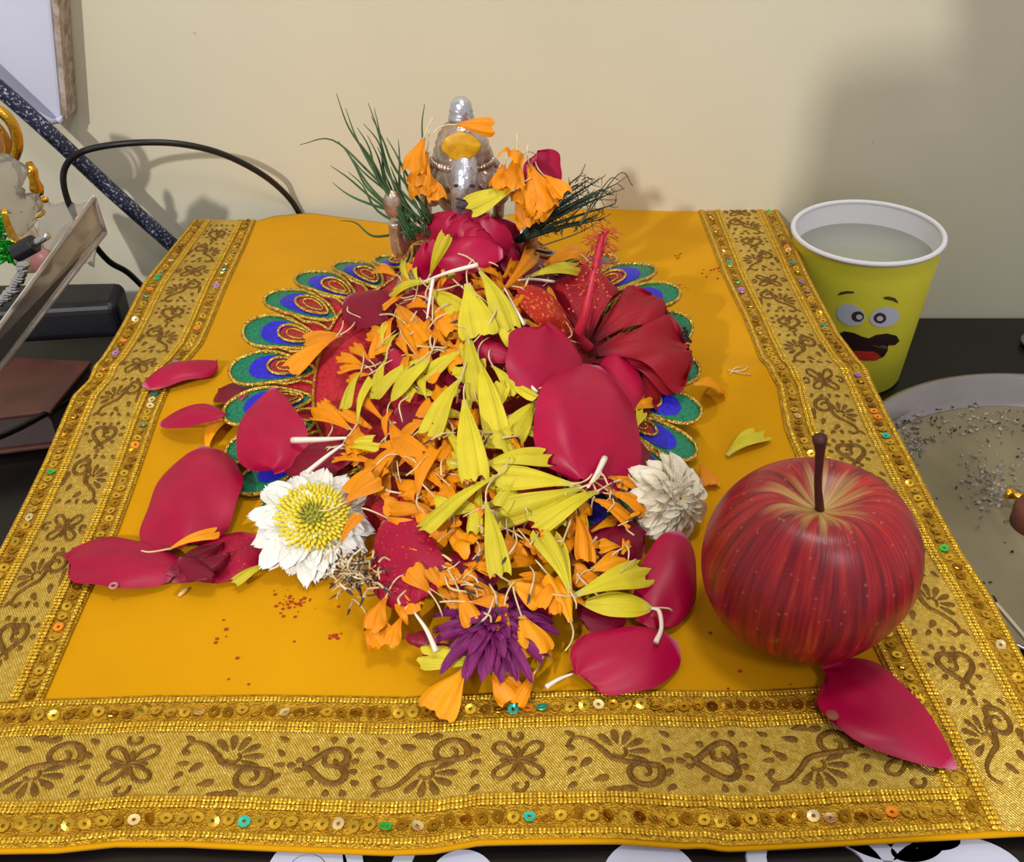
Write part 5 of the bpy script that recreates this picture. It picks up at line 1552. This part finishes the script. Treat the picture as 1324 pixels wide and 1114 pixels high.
fill(8, 530, 470, 40, 46, 26, 50, 10, 18, m_yel, '', ('yellow marigold', 'on the upper left of the heap'), 'yellow petals of the upper left', 0.004, 0.009)
fill(8, 670, 640, 80, 26, 34, 60, 14, 24, m_yel, '', ('yellow marigold', 'across the lower middle of the heap'), 'yellow petals across the lower middle', 0.005, 0.010)

# loose pale styles and dark-tipped florets strewn over the heap
def styles(n, cx, cy, sx, sy, l0, l1, name, label, dark, lift0=0.006, lift1=0.014, seed=1):
    rs = random.Random(seed); mb = MB()
    for i in range(n):
        x = cx + rs.gauss(0, .6) * sx; y = cy + rs.gauss(0, .6) * sy
        a = rs.uniform(0, 6.28); l = rs.uniform(l0, l1)
        p0 = Vector(hit(x, y, Hs, rs.uniform(lift0, lift1))); p2 = Vector(hit(x + l * math.cos(a), y + l * math.sin(a), Hs, rs.uniform(lift0, lift1)))
        pm = (p0 + p2) / 2 + Vector((rs.uniform(-1, 1), rs.uniform(-1, 1), rs.uniform(-.3, 1))) * (p2 - p0).length * 0.22
        r = rs.uniform(0.00022, 0.00048)
        tube(mb, [p0, pm, p2], [r * .7, r, r * 1.1], 5, 4)
        if dark and rs.random() < dark:
            d = (p2 - pm).normalized(); tube(mb, [p2 - d * .0012, p2 + d * .001, p2 + d * 0.003], [r * 1.15, r * 1.3, r * .4], 5, 2, mi=1)
    o = build('loose_styles', mb, [m_style, m_style_tip]); tag(o, label, 'styles', kind='stuff')
styles(26, 540, 420, 55, 60, 14, 40, '', 'curly pale styles strewn over the upper left of the heap', 0.1, seed=2)
styles(16, 680, 400, 55, 50, 14, 36, '', 'pale styles strewn between rose bloom and hibiscus', 0.1, seed=3)
styles(34, 610, 720, 110, 60, 14, 40, '', 'pale dark-tipped styles strewn over the lower heap', 0.5, seed=4)
styles(22, 570, 580, 70, 50, 14, 36, '', 'pale styles strewn over the left middle of the heap', 0.3, seed=5)
styles(22, 800, 640, 40, 60, 12, 34, '', 'pale dark-tipped styles strewn left of the cream chrysanthemum', 0.4, seed=6)
styles(90, 455, 742, 26, 22, 8, 26, '', 'bunch of grey dark-tipped florets between white chrysanthemum and curly orange clump', 0.9, 0.006, 0.016, seed=7)
def stick(pts, r, label, tip=False, lift=0.011):
    P = [Vector(hit(p[0], p[1], Hs, lift)) for p in pts]
    o = build('flower_style', tube(MB(), P, [r * .5] + [r] * (len(P) - 2) + [r * 1.3], 6, 5), m_style_w)
    tag(o, label, 'style')
m_style_w = mat('white_style', S(236, 222, 206), 0.5)
stick([(448, 566), (415, 568), (378, 569)], 0.0011, 'thick white style lying level over the dusky rose petal', lift=0.014)
stick([(444, 574), (422, 590), (396, 611)], 0.0008, 'white style slanting down over the dusky rose petal', lift=0.014)
stick([(742, 870), (722, 878), (706, 888)], 0.0007, 'white forked style on the cloth left of the rounded lower rose petal', lift=0.002)
stick([(842, 786), (852, 790), (855, 812), (848, 830)], 0.0008, 'hooked brown-white style over the rounded lower rose petal', lift=0.009)
stick([(536, 792), (552, 815), (564, 842)], 0.0008, 'white style slanting over the left of the purple chrysanthemum', lift=0.008)
stick([(760, 630), (772, 612), (782, 592)], 0.0010, 'dark-tipped style standing at the foot of the largest rose petal', lift=0.014)
stick([(545, 365), (580, 352), (618, 342)], 0.0008, 'long pale style lying level below the rose bloom', lift=0.016)
stick([(552, 412), (556, 385), (560, 360)], 0.0007, 'pale style standing up below the left of the rose bloom', lift=0.016)
stick([(652, 372), (664, 395), (678, 420)], 0.0006, 'pale style slanting over the dusted hibiscus petal', lift=0.012)
stick([(670, 362), (690, 361), (716, 364)], 0.0006, 'pale style level above the dusted hibiscus petal', lift=0.012)
stick([(668, 480), (680, 492), (694, 508)], 0.0008, 'pale style pressed against the rounded rose petal', lift=0.010)

# ------------------------------------------------------------ chrysanthemums
def chrys(name, label, px, py, lift, rpx, mpet, mcen, cen_r, n_layers, npet, tilt=(0, -0.35, 1), cup=0.5, wfac=1.0, plen=1.0, seed=3, flat=0.2, cen=True):
    rs = random.Random(seed)
    c = Vector(hit(px, py, Hs, lift)); s = pxsize(c); Rr = rpx * s
    N = Vector(tilt).normalized(); X = Vector((1, 0, 0)); X = (X - N * X.dot(N)).normalized(); Y = N.cross(X)
    root = empty(name, (c[0], c[1], c[2] - 0.004)); tag(root, label, 'chrysanthemum')
    for l in range(n_layers):
        q = l / max(1, n_layers - 1)
        rr = Rr * lerp(1.0, 0.45 if cen else 0.24, q) * plen
        base_in = 0.18 if cen else lerp(0.18, 0.02, q)
        for k in range(int(npet * lerp(1, 0.6, q))):
            a = 2 * PI * (k + 0.5 * (l % 2)) / int(npet * lerp(1, 0.6, q)) + rs.uniform(-.1, .1)
            d = X * math.cos(a) + Y * math.sin(a)
            r1 = rr * rs.uniform(0.86, 1.08)
            A = c + d * Rr * base_in + N * (0.001 * l)
            B = c + d * r1 + N * (lerp(-0.004, 0.005, q) + rs.uniform(-.001, .0015))
            B.z = max(B.z, cloth_z(B.x, B.y) + 0.0015); A.z = max(A.z, cloth_z(A.x, A.y) + 0.002)
            v, f, uv = blade(A, B, N, Rr * 0.30 * wfac * rs.uniform(.85, 1.15) * lerp(1, .7, q), -cup, flat * 0.6, 8, 6, shape='strap', rag=0.04, seed=k + l * 50, twist=rs.uniform(-.4, .4))
            v = [Vector((p[0], p[1], max(p[2], cloth_z(p[0], p[1]) + 0.0010))) for p in v]
            build('petal', MB().add(v, f, uv), mpet, root)
    if cen:
        mb = MB()
        n = 190
        mbd = ellipsoid(MB(), c + N * 0.0012, (cen_r * Rr * 0.98, cen_r * Rr * 0.98, 0.0042), 24, 10, rot=N.to_track_quat('Z', 'Y'))
        build('disc_base', mbd, mcen[1], root)
        for i in range(n):
            rr = cen_r * Rr * math.sqrt(i / n); a = i * 2.39996
            d = X * math.cos(a) + Y * math.sin(a)
            p = c + d * rr + N * (0.0035 + 0.0030 * (1 - (rr / (cen_r * Rr)) ** 2) + rs.uniform(0, .0006))
            lean = d * (rr * 0.45)
            r = 0.00075 * (0.55 if i < 25 else 1)
            tube(mb, [p - N * 0.003, p, p + lean * .6 + N * 0.0012], [r, r * 1.1, r * .8], 5, 1, mi=1 if i < 28 else 0)
        o = build('disc_florets', mb, mcen, root); o['kind'] = 'stuff'
    return root
m_cw = petal_mat('white_chrysanthemum', S(238, 234, 222), S(242, 240, 236), S(222, 212, 110), 0.5, 8, 0.6, 0.45, 0.3, 0.05)
m_cc = petal_mat('cream_chrysanthemum', S(226, 212, 182), S(236, 226, 206), S(206, 186, 90), 0.6, 8, 0.8, 0.3, 0.3, 0.08)
m_cp = petal_mat('purple_chrysanthemum', S(108, 12, 80), S(136, 34, 108), S(76, 6, 50), 0.5, 8, 0.8, 0.3, 0.2, 0.2)
m_cy = [mat('yellow_florets', S(226, 208, 60), 0.6), mat('green_florets', S(176, 172, 62), 0.7)]
chrys('chrysanthemum', 'white chrysanthemum with yellow centre on the cloth at the left foot of the heap', 405, 674, 0.007, 80, m_cw, m_cy, 0.50, 5, 26, tilt=(0.12, -0.42, 1), wfac=1.2)
chrys('chrysanthemum', 'cream curled chrysanthemum wedged between the heap and the apple', 868, 646, 0.010, 62, m_cc, m_cy, 0.3, 7, 18, tilt=(0.5, -0.7, 0.7), cup=1.0, wfac=1.5, seed=9, flat=0.35, cen=False)
chrys('chrysanthemum', 'purple chrysanthemum crushed at the front foot of the heap', 640, 812, 0.003, 84, m_cp, m_cy, 0.3, 5, 26, tilt=(0.0, -0.12, 1), cup=1.0, wfac=0.62, seed=12, flat=0.3, cen=False)
for a in ((530, 828, 560, 822, 22), (545, 850, 580, 834, 22), (524, 822, 545, 830, 14)):
    lay('rose_petal', *a, m_rose_dark, {22: 'curled wine red petal scrap at the left of the purple chrysanthemum', 14: 'smallest wine red scrap beside the purple chrysanthemum'}[a[4]] + (', nearer the border' if a[1] == 850 else ''), shape='drop', group='wine red scraps', lift=0.003, fold=1.2, edge=0.2, nu=10, nv=6)

# ------------------------------------------------------------ grass blades and evergreen sprig
m_grass = mat('grass_green', S(62, 96, 52), 0.5, noise_amt=0.3, nscale=100); m_grass_d = mat('sprig_green', S(30, 50, 34), 0.6, noise_amt=0.3, nscale=100); m_grass_p = mat('dry_twig', S(96, 88, 66), 0.7)
gb = empty('grass_bunch', PY(530, 305, .438)); tag(gb, 'bunch of thin green grass blades fanning up left of the idol', 'grass bunch')
rg = random.Random(8)
tips = [(435, 121), (447, 140), (462, 165), (443, 188), (476, 133), (484, 140), (500, 178), (549, 134), (427, 214), (430, 236), (470, 160), (456, 205), (437, 182), (515, 180), (480, 150), (466, 185), (388, 187), (495, 200), (505, 215), (488, 190), (512, 200), (475, 175), (440, 285), (450, 222)]
for i, (tx, ty) in enumerate(tips):
    bx, by = rg.uniform(525, 560), rg.uniform(280, 312)
    y0, y1 = 0.436, rg.uniform(0.44, 0.475)
    mx, my = lerp(bx, tx, .5) + rg.uniform(-9, 4), lerp(by, ty, .5) + rg.uniform(-2, 14)
    mx2, my2 = lerp(bx, tx, .8) + rg.uniform(-5, 3), lerp(by, ty, .8) + rg.uniform(-2, 7)
    if tx == 388: mx, my, mx2, my2 = 480, 225, 430, 181
    build('blade', tube(MB(), [PY(bx, by, y0), PY(mx, my, lerp(y0, y1, .5)), PY(mx2, my2, lerp(y0, y1, .8)), PY(tx, ty, y1)], [0.00075, 0.0006, 0.0004, 0.00015], 5, 5), m_grass, gb)
sg = empty('evergreen_sprig', PY(672, 315, .436)); tag(sg, 'dark green feathery sprig pointing right of the idol behind the orange tuft', 'sprig')
mbst = MB(); 
for i in range(16):
    tx, ty = rg.uniform(720, 800), rg.uniform(222, 285)
    y1 = rg.uniform(0.44, 0.47)
    P = [PY(672 + rg.uniform(-8, 8), 312, .434), PY(lerp(672, tx, .45), lerp(312, ty, .55), .438), PY(tx, ty, y1)]
    build('twig', tube(MB(), P, [0.0011, 0.0008, 0.0002], 5, 5), m_grass_d, sg)
    cc = catmull(P, 8)
    for k in range(5, len(cc)):
        q = Vector(cc[k])
        for _ in range(2):
            d = Vector((rg.uniform(-.2, 1), rg.uniform(-.6, .6), rg.uniform(-.8, .8))).normalized() * rg.uniform(0.002, 0.006)
            tube(mbst, [q, q + d * .6, q + d + Vector((0, 0, rg.uniform(-.001, .001)))], [0.0002, 0.0002, 0.0001], 3, 1)
nd = build('needles', mbst, m_grass_d, sg); nd['kind'] = 'stuff'
for a in ((742, 300, 785, 235, 800, 232), (750, 290, 800, 225, 818, 240), (725, 262, 748, 230, 757, 212), (720, 300, 760, 262, 798, 258), (700, 318, 750, 300, 790, 276)):
    build('twig', tube(MB(), [PY(a[0], a[1], .44), PY(a[2], a[3], .452), PY(a[4], a[5], .46)], [0.0004, 0.0003, 0.0002], 5, 6), m_grass_p, sg)
for (a, b, w, l) in (((612, 265), (596, 222), 9, ''),):
    pass

# ------------------------------------------------------------ small crumbs on the cloth
rc = random.Random(5)
m_red = mat('vermilion_crumb', S(168, 50, 20), 0.8); m_rice = mat('rice_grain', S(232, 196, 130), 0.5)
c = hit(237, 765, cloth_z, 0.001)
from mathutils import Euler
tag(build('rice_grain', ellipsoid(MB(), c, (0.0009, 0.0026, 0.0008), 10, 8, rot=Euler((0, 0, -0.5))), m_rice), 'single grain of rice on the cloth below the holed rose petal', 'rice grain')
mb = MB()
for (cx, cy, n, s) in ((372, 778, 22, 14), (430, 822, 10, 5), (375, 780, 16, 5), (282, 828, 2, 3), (878, 330, 6, 3), (920, 352, 8, 8), (886, 372, 6, 6), (855, 865, 4, 8), (430, 730, 10, 30), (330, 800, 8, 50), (960, 850, 6, 50), (860, 800, 8, 30)):
    for i in range(n):
        q = Vector(hit(cx + rc.gauss(0, s), cy + rc.gauss(0, s * .6), cloth_z, 0.0003)); r = rc.uniform(0.0002, 0.0007)
        ellipsoid(mb, q, (r * 1.4, r, r * .7), 5, 3)
tag(build('vermilion_crumbs', mb, m_red, smooth=False), 'scattered dark red vermilion crumbs on the yellow cloth', 'crumbs', kind='stuff')
mb = MB()
for a in ((940, 478, 958, 482, 972, 484), (944, 484, 950, 476, 960, 474), (948, 480, 962, 478, 968, 474)):
    tube(mb, [hit(a[0], a[1], cloth_z, .0008), hit(a[2], a[3], cloth_z, .0012), hit(a[4], a[5], cloth_z, .0008)], 0.0003, 5, 4)
tag(build('white_fibres', mb, m_style), 'tiny white plant fibres on the cloth crease beside the right border', 'fibres', kind='stuff')
